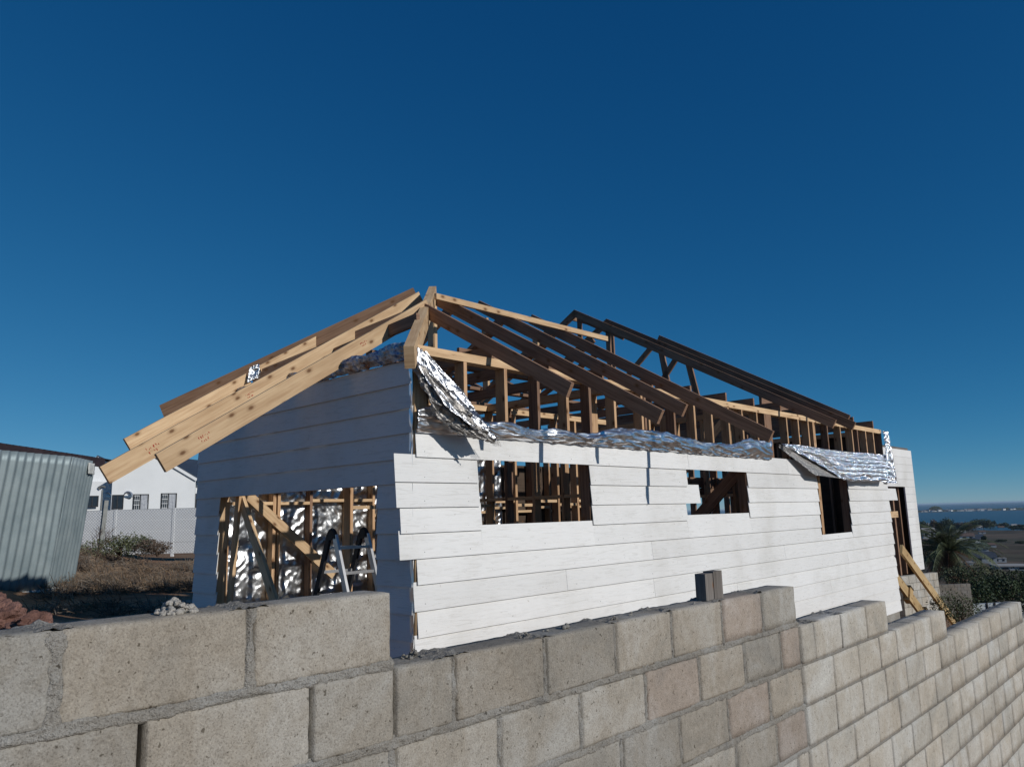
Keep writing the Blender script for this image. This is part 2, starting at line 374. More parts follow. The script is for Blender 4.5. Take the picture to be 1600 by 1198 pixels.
TOPS = [-.192, -.388, -.586, -.778, -.970, -1.163, -1.356, -1.549, -1.742, -1.935, -2.128, -2.321, -2.514, -2.707, -2.9]
BH = .178
J = {0: [-1.09, -.69, -.29, .105, .503, .900, 1.305],
     1: [-1.3, -.9, -.5, -.11, .29, .671, 1.062, 1.312, 1.521, 1.914, 2.295, 2.672, 3.078, 3.458, 3.838],
     2: [-1.1, -.7, -.3, .1, .5, .9, 1.308, 1.698, 2.083, 2.471, 2.859, 3.249, 3.624, 3.842],
     3: [-1.3, -.9, -.5, -.1, .3, .7, 1.1, 1.52, 1.91, 2.305, 2.687, 3.072, 3.468, 3.842]}
JR = {2: [3.845, 4.02, 4.395, 4.785, 5.15], 3: [3.845, 4.234, 4.603, 4.959, 5.27, 5.64, 6.016, 6.40]}
PB = 3.842
def tone(pale):
    if pale: b = random.uniform(.93, 1.07); wv = random.uniform(-.015, .03); return (b*(1+wv), b, b*(1-wv*1.1))
    b = random.uniform(.86, 1.1); wv = random.uniform(-.01, .04)
    return (b*(1+wv), b, b*(1-wv*1.1)) if random.random() < .88 else (b*1.05, b*.965, b*.94)
near = MB(); near.col = []; far_ = MB(); far_.col = []
bed = MB(); bedr = MB(); perp = MB()
def rough_strip(mb, p0, p1, z0, z1, res=.009, proud=0.0, amp=.005, q=QF, ragged=0.0):
    z0 -= ragged; z1 += ragged
    nx = max(3, int((p1-p0)/res)); ny = max(4, int((z1-z0)/res*1.5)+2); hw = (z1-z0)/2; zc = (z0+z1)/2
    def fn(s, t):
        p = lerp(p0, p1, s); z = lerp(z0, z1, t)
        side = 1 if t > .5 else -1
        lim = (hw - ragged) + ragged * (.25 + 1.3 * nz(p, side*3, 0, 5) + .8 * nz(p, side*5, 1, 19) + .4 * nz(p, side*7, 1, 60))
        d = abs(z - zc); e = 1 / (1 + math.exp(min(40, (d - lim) / .0016)))
        h = proud + amp * (nz(p, z, 2, 26) + .8 * nz(p, z, 7, 75) + .5 * nz(p, z, 1, 7)) + .001*ragged/.01
        return W(p, q - h * e + (1-e) * .010, z)
    mb.grid(fn, nx, ny)
for k in range(14):
    zt = TOPS[k]; zb = zt - BH
    js = J.get(k)
    if js is None:
        off = (.0, .2)[k % 2]; js = [x for x in [-1.2 + off + .392*i + random.uniform(-.006, .006) for i in range(14)] if x < PB-.1] + [PB]
    for a, b in zip(js, js[1:]):
        gl = .0085
        dark = (k == 1 and (abs(a-.671) < .01 or abs(a-1.062) < .01 or abs(a-1.312) < .01))
        res = .0085 if k < 2 and a < 2 else (.013 if k < 4 and a < 3 else .03)
        z1 = zt
        block(near, a + (.0045 if dark else gl), b - gl + (.003 if dark else 0), zb, z1, res=res, tint=tone(0))
        if a > js[0] + .01 and not dark and a < PB - .05:
            wide = .012 if k == 0 else .009
            fine = k < 4
            def fn(s, t, a=a, wide=wide, zb=zb, k=k):
                z = zb - .004 + t * (BH + .002); p = a + (s-.5) * .056; side = 1 if s > .5 else -1
                lim = wide*.75 + .010*(.2 + 1.2*nz(z, a*7, side, 9) + .8*nz(z, a, side*3, 40)) + (.012 if (k == 0 and a > .45) else 0)*max(0, nz(z, a, 2, 12)+.3)
                e = 1 / (1 + math.exp(min(40, (abs(p-a) - lim) / .0014)))
                h = -.001 + .005 * (nz(p, z, 3, 30) + .8*nz(p, z, 5, 80)) + .001
                return W(p, QF - h*e + (1-e)*.012, z)
            perp.grid(fn, 16 if fine else 6, int(BH/(.006 if fine else .02)))
            if k == 0 or (k == 1 and a > 1.4) or (k == 2 and a > 3.8):   # mortar seen on top of open joints
                perp.box(W, a-.008, a+.008, QF+.008, QB-.01, zb, zt - .003)
    if k > 0: pass
    x0 = js[0]; x1 = js[-1]
    rough_strip(bed, x0, x1, zb - .019, zb + .004, .0055 if k < 2 else (.008 if k < 4 else .02), .0005, .0055 if k < 3 else .003, ragged=.0075 if k < 5 else .004)
    bed.box(W, x0, x1, QF+.012, QB-.006, zb-.0152, zb+.0005)
    # pale section beyond the straight joint
    if k >= 2:
        endp = {2: 5.15, 3: 6.40, 4: 9.03}.get(k, 14.0)
        if k in JR: jr = JR[k]
        else:
            off = (.39, .20)[k % 2]; jr = [PB + .003]; x = PB + off
            while x < endp - .12: jr.append(x + random.uniform(-.012, .012)); x += .385
            jr.append(endp)
        for a, b in zip(jr, jr[1:]):
            if random.random() < .1 and b - a > .3 and k > 3: continue_mid = (a+b)/2
            block(far_, a+.004, b-.004, zb-.004, zt, QF-.003, QB, res=.022 if a < 6 else .05, tint=tone(1), rad=.006, chip=.003)
            if random.random() < .55 and a > jr[0]+.01: bedr.box(W, a-.005, a+.005, QF+.001, QB-.01, zb, zt-.006)
        rough_strip(bedr, jr[0], jr[-1], zb-.018, zb+.001, .03, -.001, .002)
        bedr.box(W, jr[0], jr[-1], QF+.012, QB-.004, zb-.0152, zb-.0035)
wr = empty('block_wall', W(1.3, 1.74, -2.9), 'stepped wall of rough grey-brown concrete blocks with thick mortar joints, nearest the viewer', 'wall')
near.build('blockwork', BLOCK, wr, True); bed.build('bed_mortar', MORTAR, wr, True); perp.build('joint_mortar', MORTAR, wr, True)
# dark hollow behind the open upright joints
wr2 = empty('block_wall', W(8, 1.74, -2.9), 'paler stepped block wall with thin joints running off to the right edge', 'wall')
far_.build('blockwork', PALEB, wr2, True); bedr.build('bed_mortar', MORTD, wr2, True)
# mortar squeezed out along the top of the wall
def lump(name, cen, r, mt, seed, label, cat, group=None, flat=.6, sub=4, rough=.5, bseed=None, freq=None):
    bm = bmesh.new(); bmesh.ops.create_icosphere(bm, subdivisions=sub, radius=1.0)
    fr = freq or 2.3
    for v in bm.verts:
        d = v.co.normalized(); h = 1 + rough * (nz(d.x+seed, d.y, d.z, fr) + .6*nz(d.x+seed, d.y, d.z, fr*2.3) + .35*nz(d.x+seed, d.y, d.z, fr*5))
        v.co = Vector((d.x*r[0]*h, d.y*r[1]*h, max(-.25*r[2], d.z*r[2]*h)))
    me = bpy.data.meshes.new(name); bm.to_mesh(me); bm.free(); me.materials.append(mt)
    R3 = Matrix((RD, LD, ZV)).transposed()
    for v in me.vertices: v.co = R3 @ v.co
    o = bpy.data.objects.new(name, me); COL.objects.link(o); o.location = cen; tag(o, label, cat, group); return o
MLUMP = concrete('dry_mortar', False, (.34,.335,.32), (.50,.495,.475), .8, True, .006)
def crumbs(name, cen, r, mt, seed, label, n=40, size=.3):
    RR_ = random.Random(seed); bm = bmesh.new()
    for i in range(n):
        a = RR_.uniform(0, 6.28); rr = RR_.random()**.6; hh = (1-rr*rr)*RR_.random()
        c = Vector((math.cos(a)*rr*r[0], math.sin(a)*rr*r[1], hh*r[2])); k = RR_.uniform(.5, 1.2)*size*min(r)
        g_ = bmesh.ops.create_icosphere(bm, subdivisions=3, radius=1.0)
        for v in g_['verts']:
            d = v.co.normalized(); h = 1 + .35*nz(d.x+i+seed, d.y, d.z, 1.8) + .2*nz(d.x+i, d.y, d.z, 5); v.co = c + Vector((d.x*1.2, d.y, d.z*.85))*k*h
    me = bpy.data.meshes.new(name); bm.to_mesh(me); bm.free(); me.materials.append(mt)
    R3 = Matrix((RD, LD, ZV)).transposed()
    for v in me.vertices: v.co = R3 @ v.co
    me.polygons.foreach_set('use_smooth', [True]*len(me.polygons))
    o = bpy.data.objects.new(name, me); COL.objects.link(o); o.location = cen; tag(o, label, 'mortar'); return o
crumbs('mortar_lump', W(.752, 1.735, -.190), (.040, .034, .030), MLUMP, 3, 'crumbly pale lump of dried mortar on the wall top left of the timber house', 70, .24)
CR = [(2.10, 1.735, -.387, .017, 'dark mortar lump standing alone on the wall top below the long white facade', 5, .6),
      (2.02, 1.76, -.388, .009, 'tiny mortar crumb just left of the lone dark lump on the wall top', 4, .5),
      (1.88, 1.73, -.388, .020, 'flat mortar crumbs at the second joint right of the wall step', 16, .28),
      (2.36, 1.72, -.388, .014, 'thin scatter of mortar crumbs right of the lone dark lump', 9, .35),
      (2.50, 1.74, -.388, .014, 'mortar crumbs on the wall top midway between lone lump and stake', 9, .35),
      (2.92, 1.72, -.388, .010, 'mortar crumb on the wall top just left of the upright stake', 4, .5),
      (1.44, 1.76, -.388, .028, 'mortar crumbs heaped beside the step in the wall top', 26, .2)]
for i, (p, q, z, r, lb, n_, sz_) in enumerate(CR): o = crumbs('mortar_crumb', W(p, q, z), (r*1.4, r, r*.8), MORTD if i == 0 else MORTAR, i*5+1, lb, n_, sz_); o['group'] = 'mortar crumbs on the wall top'
def lump(name, cen, r, mt, seed, label, cat, group=None, flat=.6, sub=4, rough=.5, bseed=None, freq=None):
    bm = bmesh.new(); bmesh.ops.create_icosphere(bm, subdivisions=sub, radius=1.0)
    fr = freq or 2.3
    for v in bm.verts:
        d = v.co.normalized(); h = 1 + rough * (nz(d.x+seed, d.y, d.z, fr) + .5*nz(d.x+seed, d.y, d.z, fr*2.3) + .2*nz(d.x+seed, d.y, d.z, fr*6))
        v.co = Vector((d.x*r[0]*h, d.y*r[1]*h, d.z*r[2]*h))
    me = bpy.data.meshes.new(name); bm.to_mesh(me); bm.free(); me.materials.append(mt)
    o = bpy.data.objects.new(name, me); COL.objects.link(o); o.location = cen; tag(o, label, cat, group); return o
# squeezed mortar ridges on top joints: part of the wall
rid = MB()
for a, zt, w0 in ((.105, -.192, .05), (.503, -.192, .05), (.900, -.192, .055), (1.521, -.388, .10), (1.914, -.388, .06), (2.295, -.388, .05), (2.672, -.388, .05), (3.078, -.388, .06), (3.458, -.388, .04), (4.02, -.586, .10), (4.395, -.586, .12)):
    def fn(s, t, a=a, zt=zt, w0=w0):
        p = a + (s-.5)*w0*2; q = lerp(QF+.006, QB-.004, t); e = (1-abs(2*s-1)**2)
        h = (.001 + .011*max(0, nz(p, q, a, 38)+.1) + .006*nz(p, q, a, 90)) * e - (1-e)*.004
        return W(p, q, zt + h)
    rid.grid(fn, 26, 26)
rid.build('squeezed_mortar', MORTAR, wr, True)
# weathered stake standing on the wall
st = empty('timber_stake', W(3.12, 1.74, -.386), 'short grey weathered double stake standing upright on the block wall', 'stake')
for i, (p0, p1, h) in enumerate(((3.035, 3.102, .112), (3.108, 3.185, .118))):
    b = MB(); b.beam(W((p0+p1)/2, 1.745, -.386), W((p0+p1)/2, 1.745, -.386+h), p1-p0, .05, LD); b.build('stake_half', GREYWOOD, st)

# ------------------------------------------------------------------ the unfinished house
HB = Hs(5, 2, -1.15)
STUDW = wood('stud_pine', (.60, .405, .24), (.40, .225, .12))
H = empty('unfinished_house', HB, 'half built timber framed house with white board cladding and open rafters', 'house')
# siding boards ---------------------------------------------------------
LAPS = [.477 - .1975*i for i in range(13)]
def board(u0, u1, z0, z1, face, bot=.014, top=.003, lo=None):
    bot += .007
    """one lapped board; face 'R' on v=0 (long), 'L' on u=0 (gable end)"""
    b = MB(); t = .008
    o = random.uniform(0, 40)
    f = (lambda a, off, z: Hs(a, -off, z)) if face == 'R' else (lambda a, off, z: Hs(-off, a, z))
    n = 1
    P = [f(u, off, z) for u in (u0, u1) for (off, z) in ((bot - t, z0), (bot, z0), (top - t + .001, z1), (top, z1))]
    i0 = 0; b.v = P
    L = u1-u0; Hh = z1-z0
    quads = [((1,5,7,3), ((o,o),(o+L,o),(o+L,o+Hh),(o,o+Hh))), ((0,2,6,4), ((o,o),(o,o+Hh),(o+L,o+Hh),(o+L,o))), ((0,4,5,1), ((o,o),(o+L,o),(o+L,o+.01),(o,o+.01))),
             ((2,3,7,6), ((o,o),(o,o+.01),(o+L,o+.01),(o+L,o))), ((0,1,3,2), ((o,o),(o+.01,o),(o+.01,o+Hh),(o,o+Hh))), ((4,6,7,5), ((o,o),(o,o+Hh),(o+.01,o+Hh),(o+.01,o)))]
    if face == 'L': quads = [(tuple(reversed(q)), tuple(reversed(uv))) for q, uv in quads]
    for q, uv in quads: b.f.append(q); b.uv.append(uv); b.mi.append(0)
    return b.build('siding_board', SIDING, H)
def clipped(u0, u1, z0, z1, face):
    board(u0, u1, z0, z1, face)
# courses on the long facade: (z_bottom, z_top, [segments])
RU_ALL = [.10, .585, 1.09, 1.54, 1.975, 2.345, 2.78, 3.30, 3.98, 4.45, 4.88, 5.33, 5.72, 6.16, 6.6, 7.14, 7.555, 7.93, 8.70, 9.40, 9.82, 10.50, 10.90, 11.30]; OUTV = -LD
LEFT = {0: .02, 1: -.195, 2: -.182, 3: -.139, 4: -.152, 5: .024, 6: -.011, 7: .026, 8: .0, 9: .02, 10: 0, 11: .01, 12: 0}
UE = 11.36
board(.02, 4.2, .479, .69, 'R'); board(4.203, 7.0, .479, .70, 'R'); board(7.003, UE-.02, .479, .70, 'R')
def segs(k):
    l = LEFT[k+1]
    if k == 0: return [(l, .70), (2.272, 4.15), (5.70, 8.045), (9.33, UE-.02)]
    if k == 1: return [(l, .712), (2.28, 4.42), (5.69, 8.04), (9.33, 11.82)]
    if k == 2: return [(l, .735), (2.288, 4.10), (5.688, 8.035), (9.33, 9.80), (9.803, UE)]
    return None
for k in range(3):
    for a, b in segs(k): board(a, b, LAPS[k+1], LAPS[k]+.022, 'R', .0135 + .0004*k)
# the course under the windows is notched for the two left openings
k = 3; z0, z1 = LAPS[4], LAPS[3]+.022
for a, b, t in ((LEFT[4], .733, z1), (.733, 2.296, -.073), (2.296, 4.10, z1), (4.10, 5.684, -.053), (5.684, 8.03, z1)):
    board(a, b, z0, t, 'R', .0140)
board(9.33, UE, z0, z1, 'R', .0140)
SP = {4: [3.32], 5: [1.84, 6.66], 6: [3.32, 9.0], 7: [5.2], 8: [2.0, 8.2], 9: [6.0], 10: [7.6], 11: [4.9], 12: []}
for k in range(4, 12):
    l = LEFT.get(k+1, 0); pts = [l] + SP[k] + [UE - .01 + .012*((k*7) % 3)]
    z0, z1 = LAPS[k] - .1975, LAPS[k] + .022
    if k == 4: pts = [l, 3.32, 8.03]
    for a, b in zip(pts, pts[1:]): board(a+.0015, b-.0015, z0, z1, 'R', .0142)
    if k == 4: board(8.03, 9.325, z0, -.425, 'R', .0142); board(9.325, UE, z0, z1, 'R', .0142)
# gable end courses
LZ = [1.272, 1.07, .871, .672, .471, .275, .083, -.118, -.322, -.525, -.73, -.93, -1.13, -1.33]
for i in range(len(LZ)-1):
    zt, zb = LZ[i]+ (.02 if i else 0), LZ[i+1]
    if zb > .25 + .01: board(.0 if i < 5 else .0, 3.785, zb, zt, 'L')
    else:
        if i == 5: pass
        board(.0, .455, zb, zt, 'L'); board(3.235, 3.785, zb, zt, 'L')
nl = MB(); rn_ = random.Random(5)
for k in range(13):
    for u in RU_ALL:
        z = LAPS[0] + .198 - .1975*k - .1975 + .175 + rn_.uniform(-.006, .006)
        if k in (1, 2, 3) and (.66 < u < 2.32 or 4.05 < u < 5.72 or 8.0 < u < 9.36): continue
        if k == 4 and 8.0 < u < 9.36: continue
        c = Hs(u + rn_.uniform(-.01, .01), -.0135, z - .13); nl.tube([c, c + OUTV*.004], .0045, .0045, 6)
nl.build('nail_heads', STEEL, H)
# foundation skirt
fnd = MB(); fnd.box(Hs, .03, UE-.02, .02, .14, -2.9, -1.16); fnd.box(Hs, .02, .14, .14, 3.76, -2.0, -1.16); fnd.build('foundation', PALEB if False else MORTAR, H)
fl = MB(); fl.box(Hs, .145, UE-.03, .145, 7.4, -1.3, -1.155); fl.build('floor_slab', MORTAR, H)
# framing ---------------------------------------------------------------
PT = 1.40
def hbeam(name, a, b, wd, dp, up=ZV, m=None, parent=None):
    x = MB(); x.beam(Hs(*a), Hs(*b), wd, dp, up); return x.build(name, m or PINE, parent or H)
def vstud(u, v, z0, z1, along='u', dep=.114, wd=.038, m=None, name='stud'):
    x = MB(); d = LD if along == 'u' else RD
    x.beam(Hs(u, v, z0), Hs(u, v, z1), wd, dep, d); return x.build(name, m or (STUDW if random.random() < .7 else PINE2), H)
# plates (double top plate with a joint)
for z in (PT-.02, PT-.058):
    cut = 4.6 if z > 1.37 else 3.2
    hbeam('top_plate', (.0, .057, z), (cut, .057, z), .114, .0375)
    hbeam('top_plate', (cut+.003, .057, z), (UE, .057, z), .114, .0375)
hbeam('bottom_plate', (.0, .057, -1.135), (UE, .057, -1.135), .114, .037)
hbeam('top_plate', (.057, .116, PT-.039), (.057, 3.77, PT-.039), .110, .075); hbeam('top_plate', (.12, 3.713, PT-.039), (UE, 3.713, PT-.039), .114, .075)
ZS0, ZS1 = -1.115, PT-.0785
RU = [.585, 1.09, 1.54, 1.975, 2.345, 2.78, 3.30, 3.36, 3.98, 4.45, 4.88, 5.33, 5.72, 6.16, 7.14, 7.555, 7.93, 8.70, 9.27, 9.82, 10.08, 10.50, 10.90, 11.33]
WIN = [(.72, 2.28, -.10, .50), (4.12, 5.69, -.07, .50), (8.04, 9.33, -.45, .50)]
for u in RU:
    inw = [x for x in WIN if x[0]-.01 < u < x[1]+.01]
    if inw: vstud(u, .057, .54 if inw[0][0] > 1 else .50, ZS1); 
    else: vstud(u, .057, ZS0, ZS1)
for (a, b, c, d) in WIN:
    hbeam('lintel', (a-.03, .057, d+.019), (b+.03, .057, d+.019), .114, .037)
    hbeam('window_sill_plate', (a-.03, .070, c-.02), (b+.03, .070, c-.02), .114, .037)
    for uu in (a-.019, b+.019):
        vstud(uu, .070, ZS0, d, m=PINE2)
vstud(6.50, .057, ZS0, ZS1, wd=.22, name='post'); vstud(8.15, .06, ZS0, ZS1, wd=.09, name='post')
x = MB(); x.box(Hs, .02, .17, .003, .117, ZS0, ZS1); x.build('corner_post', PINE, H)
for (u, v) in ((.057, .38), (.057, 3.29)): x = MB(); x.beam(Hs(u, v, ZS0), Hs(u, v, ZS1), .114, .038, LD); x.build('stud', PINE, H)
hbeam('lintel', (.057, .36, .30), (.057, 3.3, .30), .11, .04)
# gable end: braces just inside the opening
hbeam('brace', (.40, 3.625, .41), (1.70, 3.625, -.67), .03, .114, ZV, PINE)
hbeam('brace', (.16, 3.09, .26), (.16, 2.32, -.80), .036, .105, LD)
hbeam('brace', (.13, 3.22, -.9), (.13, 3.08, .29), .036, .08, LD)
# back wall with foil outside
BV = 3.713
for u in (.30, .88, .94, 1.38, 1.93, 1.98, 2.33, 2.80, 3.25, 3.7, 4.15, 4.6, 5.05, 5.5, 5.95, 6.4, 6.85, 7.3): vstud(u, BV, ZS0, ZS1)
for u0, u1, z in ((.3,.88,.22),(.94,1.38,.22),(1.38,1.93,.25),(1.98,2.33,.25),(2.33,2.8,.05),(2.8,3.25,.1),(3.25,3.7,.05),(3.7,4.15,.12),(4.15,4.6,.06),(4.6,5.05,.12),(5.05,5.5,.06),(5.5,5.95,.12),(5.95,6.4,.06),(6.4,6.85,.12)):
    hbeam('noggin', (u0+.02, BV, z), (u1-.02, BV, z), .11, .037)
# partitions
for i, u in enumerate([.9+.43*i for i in range(11)]): vstud(u+.02, 2.20, ZS0, ZS1)
for i in range(10): hbeam('noggin', (.94+.43*i, 2.20, .13+.05*(i % 2)), (1.31+.43*i, 2.20, .13+.05*(i % 2)), .11, .037)
hbeam('top_plate', (.8, 2.2, PT-.039), (5.6, 2.2, PT-.039), .114, .075)
for uu, vs in ((3.05, (.5, .95, 1.4, 1.85, 2.6, 3.0, 3.4)), (6.35, (.5, .95, 1.4, 1.85, 2.3, 2.75, 3.2))):
    for v in vs: vstud(uu, v, ZS0, ZS1, 'v')
    hbeam('top_plate', (uu, .12, PT-.039), (uu, 3.65, PT-.039), .114, .075)
    for a, b in zip(vs, vs[1:]): hbeam('noggin', (uu, a+.02, .2), (uu, b-.02, .2), .11, .037)
hbeam('brace', (6.30, 2.9, -.95), (6.30, .6, 1.25), .036, .114); hbeam('brace', (5.0, 1.0, -.55), (5.9, 1.0, 1.0), .036, .114)
for u in (4.9, 5.35): vstud(u, 1.0, ZS0, ZS1)
hbeam('noggin', (5.9, 1.05, .40), (7.4, 1.05, .40), .04, .15, ZV, PINE2); hbeam('noggin', (5.9, 1.06, .27), (7.4, 1.06, .27), .04, .10, ZV, PINE2)
x = MB(); x.beam(Hs(6.0, .18, .60), Hs(6.0, 1.05, -.22), .04, .17, ZV); x.build('brace', PINE2, H)
for u in (6.75, 7.35): vstud(u, 1.05, ZS0, ZS1, m=PINE2)
x = MB(); x.beam(Hs(6.9, .62, ZS0), Hs(6.9, .62, ZS1), .038, .2, LD); x.build('stud', PINE2, H)
# added dark sheets behind the openings, standing in for the rooms' shade
SHADEB = wood('shade_board', (.10,.07,.05), (.05,.035,.025), .02)
sh = MB(); sh.box(Hs, 11.35, 11.365, .13, 2.95, -1.1, 1.34); sh.build('shade_backing', SHADEB, H)
sh = MB(); sh.box(Hs, 2.7, 7.6, 3.78, 3.79, -1.1, .80); sh.build('shade_backing', SHADEB, H)
for u in (8.4, 8.85, 9.3, 9.75, 10.2, 10.65): vstud(u, 2.9, ZS0, ZS1, m=PINE2)
for v in (.5, 1.0, 1.5, 2.0, 2.5, 3.0): vstud(11.30, v, ZS0, ZS1, 'v', m=PINE2)
hbeam('top_plate', (11.30, .12, PT-.039), (11.30, 7.3, PT-.039), .114, .075)
# roof -------------------------------------------------------------------
KR = .58; RH = .127; VH = RH / math.cos(math.atan(KR))
def rafter(name, a, b, parent=None, wd=.038, m=None, dp=RH):
    """a,b are points on the TOP edge"""
    x = MB(); A, B = Hs(*a), Hs(*b); d = (B-A).normalized(); side = d.cross(ZV).normalized(); up = side.cross(d)
    x.beam(A - up*dp/2, B - up*dp/2, wd, dp, ZV); return x.build(name, m or PINE, parent or H)
zr = 1.58
for u, vt, vb in ((.90, -.93, .95), (1.69, -1.27, 1.72), (2.56, -1.0, 1.80), (3.51, -1.41, 1.77)):
    rafter('rafter', (u, vt, zr + KR*vt), (u, vb, zr + KR*vb + (.015 if u > 2 else 0)), m=PINE2)
# slopes on the far side, down to the back wall
for u in (1.25, 2.12, 2.99, 3.95, 4.85): rafter('rafter', (u, 1.82 if u > 2 else 2.3, 2.56 if u > 2 else 2.28), (u, 4.1, 1.33), m=PINE2)
x = MB(); x.box(Hs, 1.34, 4.43, 1.225, 1.262, 2.302, 2.366); x.build('batten', PINE, H)
# jack and common rafters of the hip end, tails untrimmed
def stamp(par, u, v, z, s=.022):
    b = MB(); d = Vector((-1, 0, 0)); ax = (Hs(1, 0, .634) - Hs(0, 0, 0)).normalized(); upx = LD.cross(ax).normalized() * -1
    if upx.z < 0: upx = -upx
    o = Hs(u, v - .0205, z)
    for r in range(2):
        for c in range(6 if r == 0 else 4):
            c0 = o + ax * s * (c * .8 + r*.4) - upx * s * 1.35 * r
            for j in range(random.randint(2, 3)):
                a0 = c0 + ax*random.uniform(0, s*.5) + upx*random.uniform(0, s); a1 = c0 + ax*random.uniform(0, s*.5) + upx*random.uniform(0, s)
                if (a1-a0).length > .005: b.beam(a0, a1, .0012, .004, LD.cross(a1-a0))
    b.build('grade_stamp', RED, par)
A = rafter('rafter', (-1.64, .90, .503), (.90, .90, 2.135), dp=.15); stamp(A, -1.33, .90, .62); stamp(A, .12, .90, 1.56, .018)
B = rafter('rafter', (-1.707, 1.80, .466), (1.56, 1.80, 2.55), dp=.155); stamp(B, -1.36, 1.80, .60, .028); stamp(B, -.50, 1.80, 1.14, .02)
rafter('rafter', (-1.18, 2.80, .805), (.01, 2.80, 1.565), dp=.155); rafter('rafter', (.15, 2.80, 1.665), (1.12, 2.80, 2.268), dp=.20)
rafter('hip_rafter', (-.326, 4.137, 1.352), (1.62, 1.95, 2.645), m=wood('red_pine', (.34, .21, .13), (.19, .105, .065)), dp=.15)
rafter('hip_rafter', (-.21, -.21, 1.31), (1.70, 1.70, 2.625), wd=.082, dp=.18)
rafter('rafter', (.45, .47, 1.83), (.45, 3.4, 1.60), m=PINE2, dp=.11)
x = MB(); x.beam(Hs(1.77, 1.79, PT), Hs(1.77, 1.79, 2.56), .114, .045, RD); x.build('king_post', PINE, H)
hbeam('collar_tie', (.95, 1.30, 2.05), (.15, 2.9, 1.55), .036, .1, ZV, PINE2)
for i, u in enumerate((.93, 1.72, 2.59, 3.54, 4.4, 5.3, 6.1)):
    hbeam('ceiling_joist', (u, .0, PT+.06), (u, 3.77, PT+.06), .036, .112, ZV, PINE2)
    if 0 < i < 4:
        x = MB(); x.beam(Hs(u+.04, 1.79, PT+.1), Hs(u+.04, 1.79, 2.42), .036, .09, LD); x.build('king_post', PINE, H)
        hbeam('web', (u+.04, 1.75, 1.52), (u+.04, .80, 1.93), .036, .09, RD, PINE2); hbeam('web', (u+.04, 1.83, 1.52), (u+.04, 2.7, 1.98), .036, .09, RD, PINE2)
hbeam('noggin', (1.2, .75, 1.62), (3.5, .75, 1.62), .036, .09, ZV, PINE2)
for v in (1.0, 1.9, 2.8): hbeam('runner', (.3, v, PT+.13+.005), (6.2, v, PT+.14), .1, .036, ZV, PINE2)
# big trusses over the wide part
def truss(u, first):
    T = empty('truss_anchor', Hs(u, 3.73, 1.4), None, None); T.name = 'roof_truss'; WLOC[T.name] = Hs(u, 3.73, 1.4); T.parent = H; T.location = Hs(u, 3.73, 1.4) - HB
    kt = .5588; vp, zp = 3.73, 3.717
    vt = -.80 if first else -.72
    rafter('top_chord', (u, vt, zp + kt*(vt-vp)), (u, vp, zp), T, m=PINE2); rafter('top_chord', (u, 8.26, zp - kt*(8.26-vp)), (u, vp+.001, zp), T, m=PINE2)
    def bb(nm, a, b, dp=.1): x = MB(); x.beam(Hs(u+.038, *a), Hs(u+.038, *b), .036, dp, RD.cross(Hs(0,*b)-Hs(0,*a))); x.build(nm, PINE2, T)
    bb('bottom_chord', (.0, 1.47), (7.46, 1.47), .14)
    if not first:
        bb('web', (3.66, 1.5), (3.66, 3.55), .09); return T
    bb('web', (3.66, 1.5), (3.66, 3.55), .09); bb('web', (3.03, 1.9), (3.03, 3.25), .09)
    bb('web', (1.42, 1.5), (1.97, 2.72), .1) if False else bb('web', (1.80, 1.5), (1.97, 2.68), .1)
    bb('web', (1.30, 1.5), (1.47, 2.36), .1); bb('web', (2.10, 2.78), (3.6, 1.55), .09); bb('web', (1.68, 2.48), (2.5, 1.55), .09)
    bb('web', (3.6, 3.5), (2.7, 3.0), .08)
    return T
truss(6.93, True)
T2 = truss(7.93, False)
for u in (8.95, 9.95, 10.95):
    T = empty('truss_anchor', Hs(u, 3.73, 1.4), None, None); T.name = 'roof_truss'; WLOC[T.name] = Hs(u, 3.73, 1.4); T.parent = H; T.location = Hs(u, 3.73, 1.4) - HB
    if u < 9:
        rafter('top_chord', (u, -.30, 1.46), (u, 3.20, 3.45), T, m=PINE2)
    x = MB(); x.beam(Hs(u, 0, 1.47), Hs(u, 7.4, 1.47), .036, .14); x.build('bottom_chord', PINE2, T)
hbeam('purlin', (6.95, 3.85, 3.60), (8.6, 3.85, 3.60), .04, .1, ZV, PINE2)
hbeam('purlin', (8.9, 1.2, 1.9), (10.9, 1.2, 1.9), .04, .4, ZV, PINE2)
# back half walls of the wide part
for u in (7.4, 8.2, 9.0, 9.8, 10.6): vstud(u, 7.35, ZS0, ZS1, m=PINE2)
hbeam('top_plate', (7.3, 7.35, PT-.039), (11.3, 7.35, PT-.039), .114, .075)
# far wing, set back
wing = empty('house_wing', Hs(18, 1.7, -1.9), 'white boarded far end of the site with a tall dark window opening', 'building')
def wboard(u0, u1, z0, z1):
    b = MB(); b.box8([Hs(u, 1.70 - o, z) for u in (u0, u1) for o in ((-.02), (.014 if True else 0)) for z in (z0, z1)]); b.build('siding_board', SIDING, wing)
zz = 1.46
for i in range(17):
    z1 = zz - i*.2; z0 = z1 - .196
    if z0 < -1.9: break
    if .56 < z1 or z1 < -1.55: wboard(13.0, 19.15, z0, z1)
    else: wboard(13.0, 15.9, z0, z1); wboard(18.25, 19.15, z0, z1)
x = MB(); x.box(Hs, 13.1, 19.1, 1.75, 1.85, 1.465, 1.53); x.build('top_plate', GREYWOOD, wing)
for u in (16.0, 17.3, 17.7, 18.2): x = MB(); x.beam(Hs(u, 1.9, -1.8), Hs(u, 1.9, .6), .1, .114, LD); x.build('stud', PINE2, wing)
x = MB(); x.beam(Hs(16.2, 1.85, -.25), Hs(17.9, 1.85, -.25), .05, .16); x.build('noggin', PINE, wing)
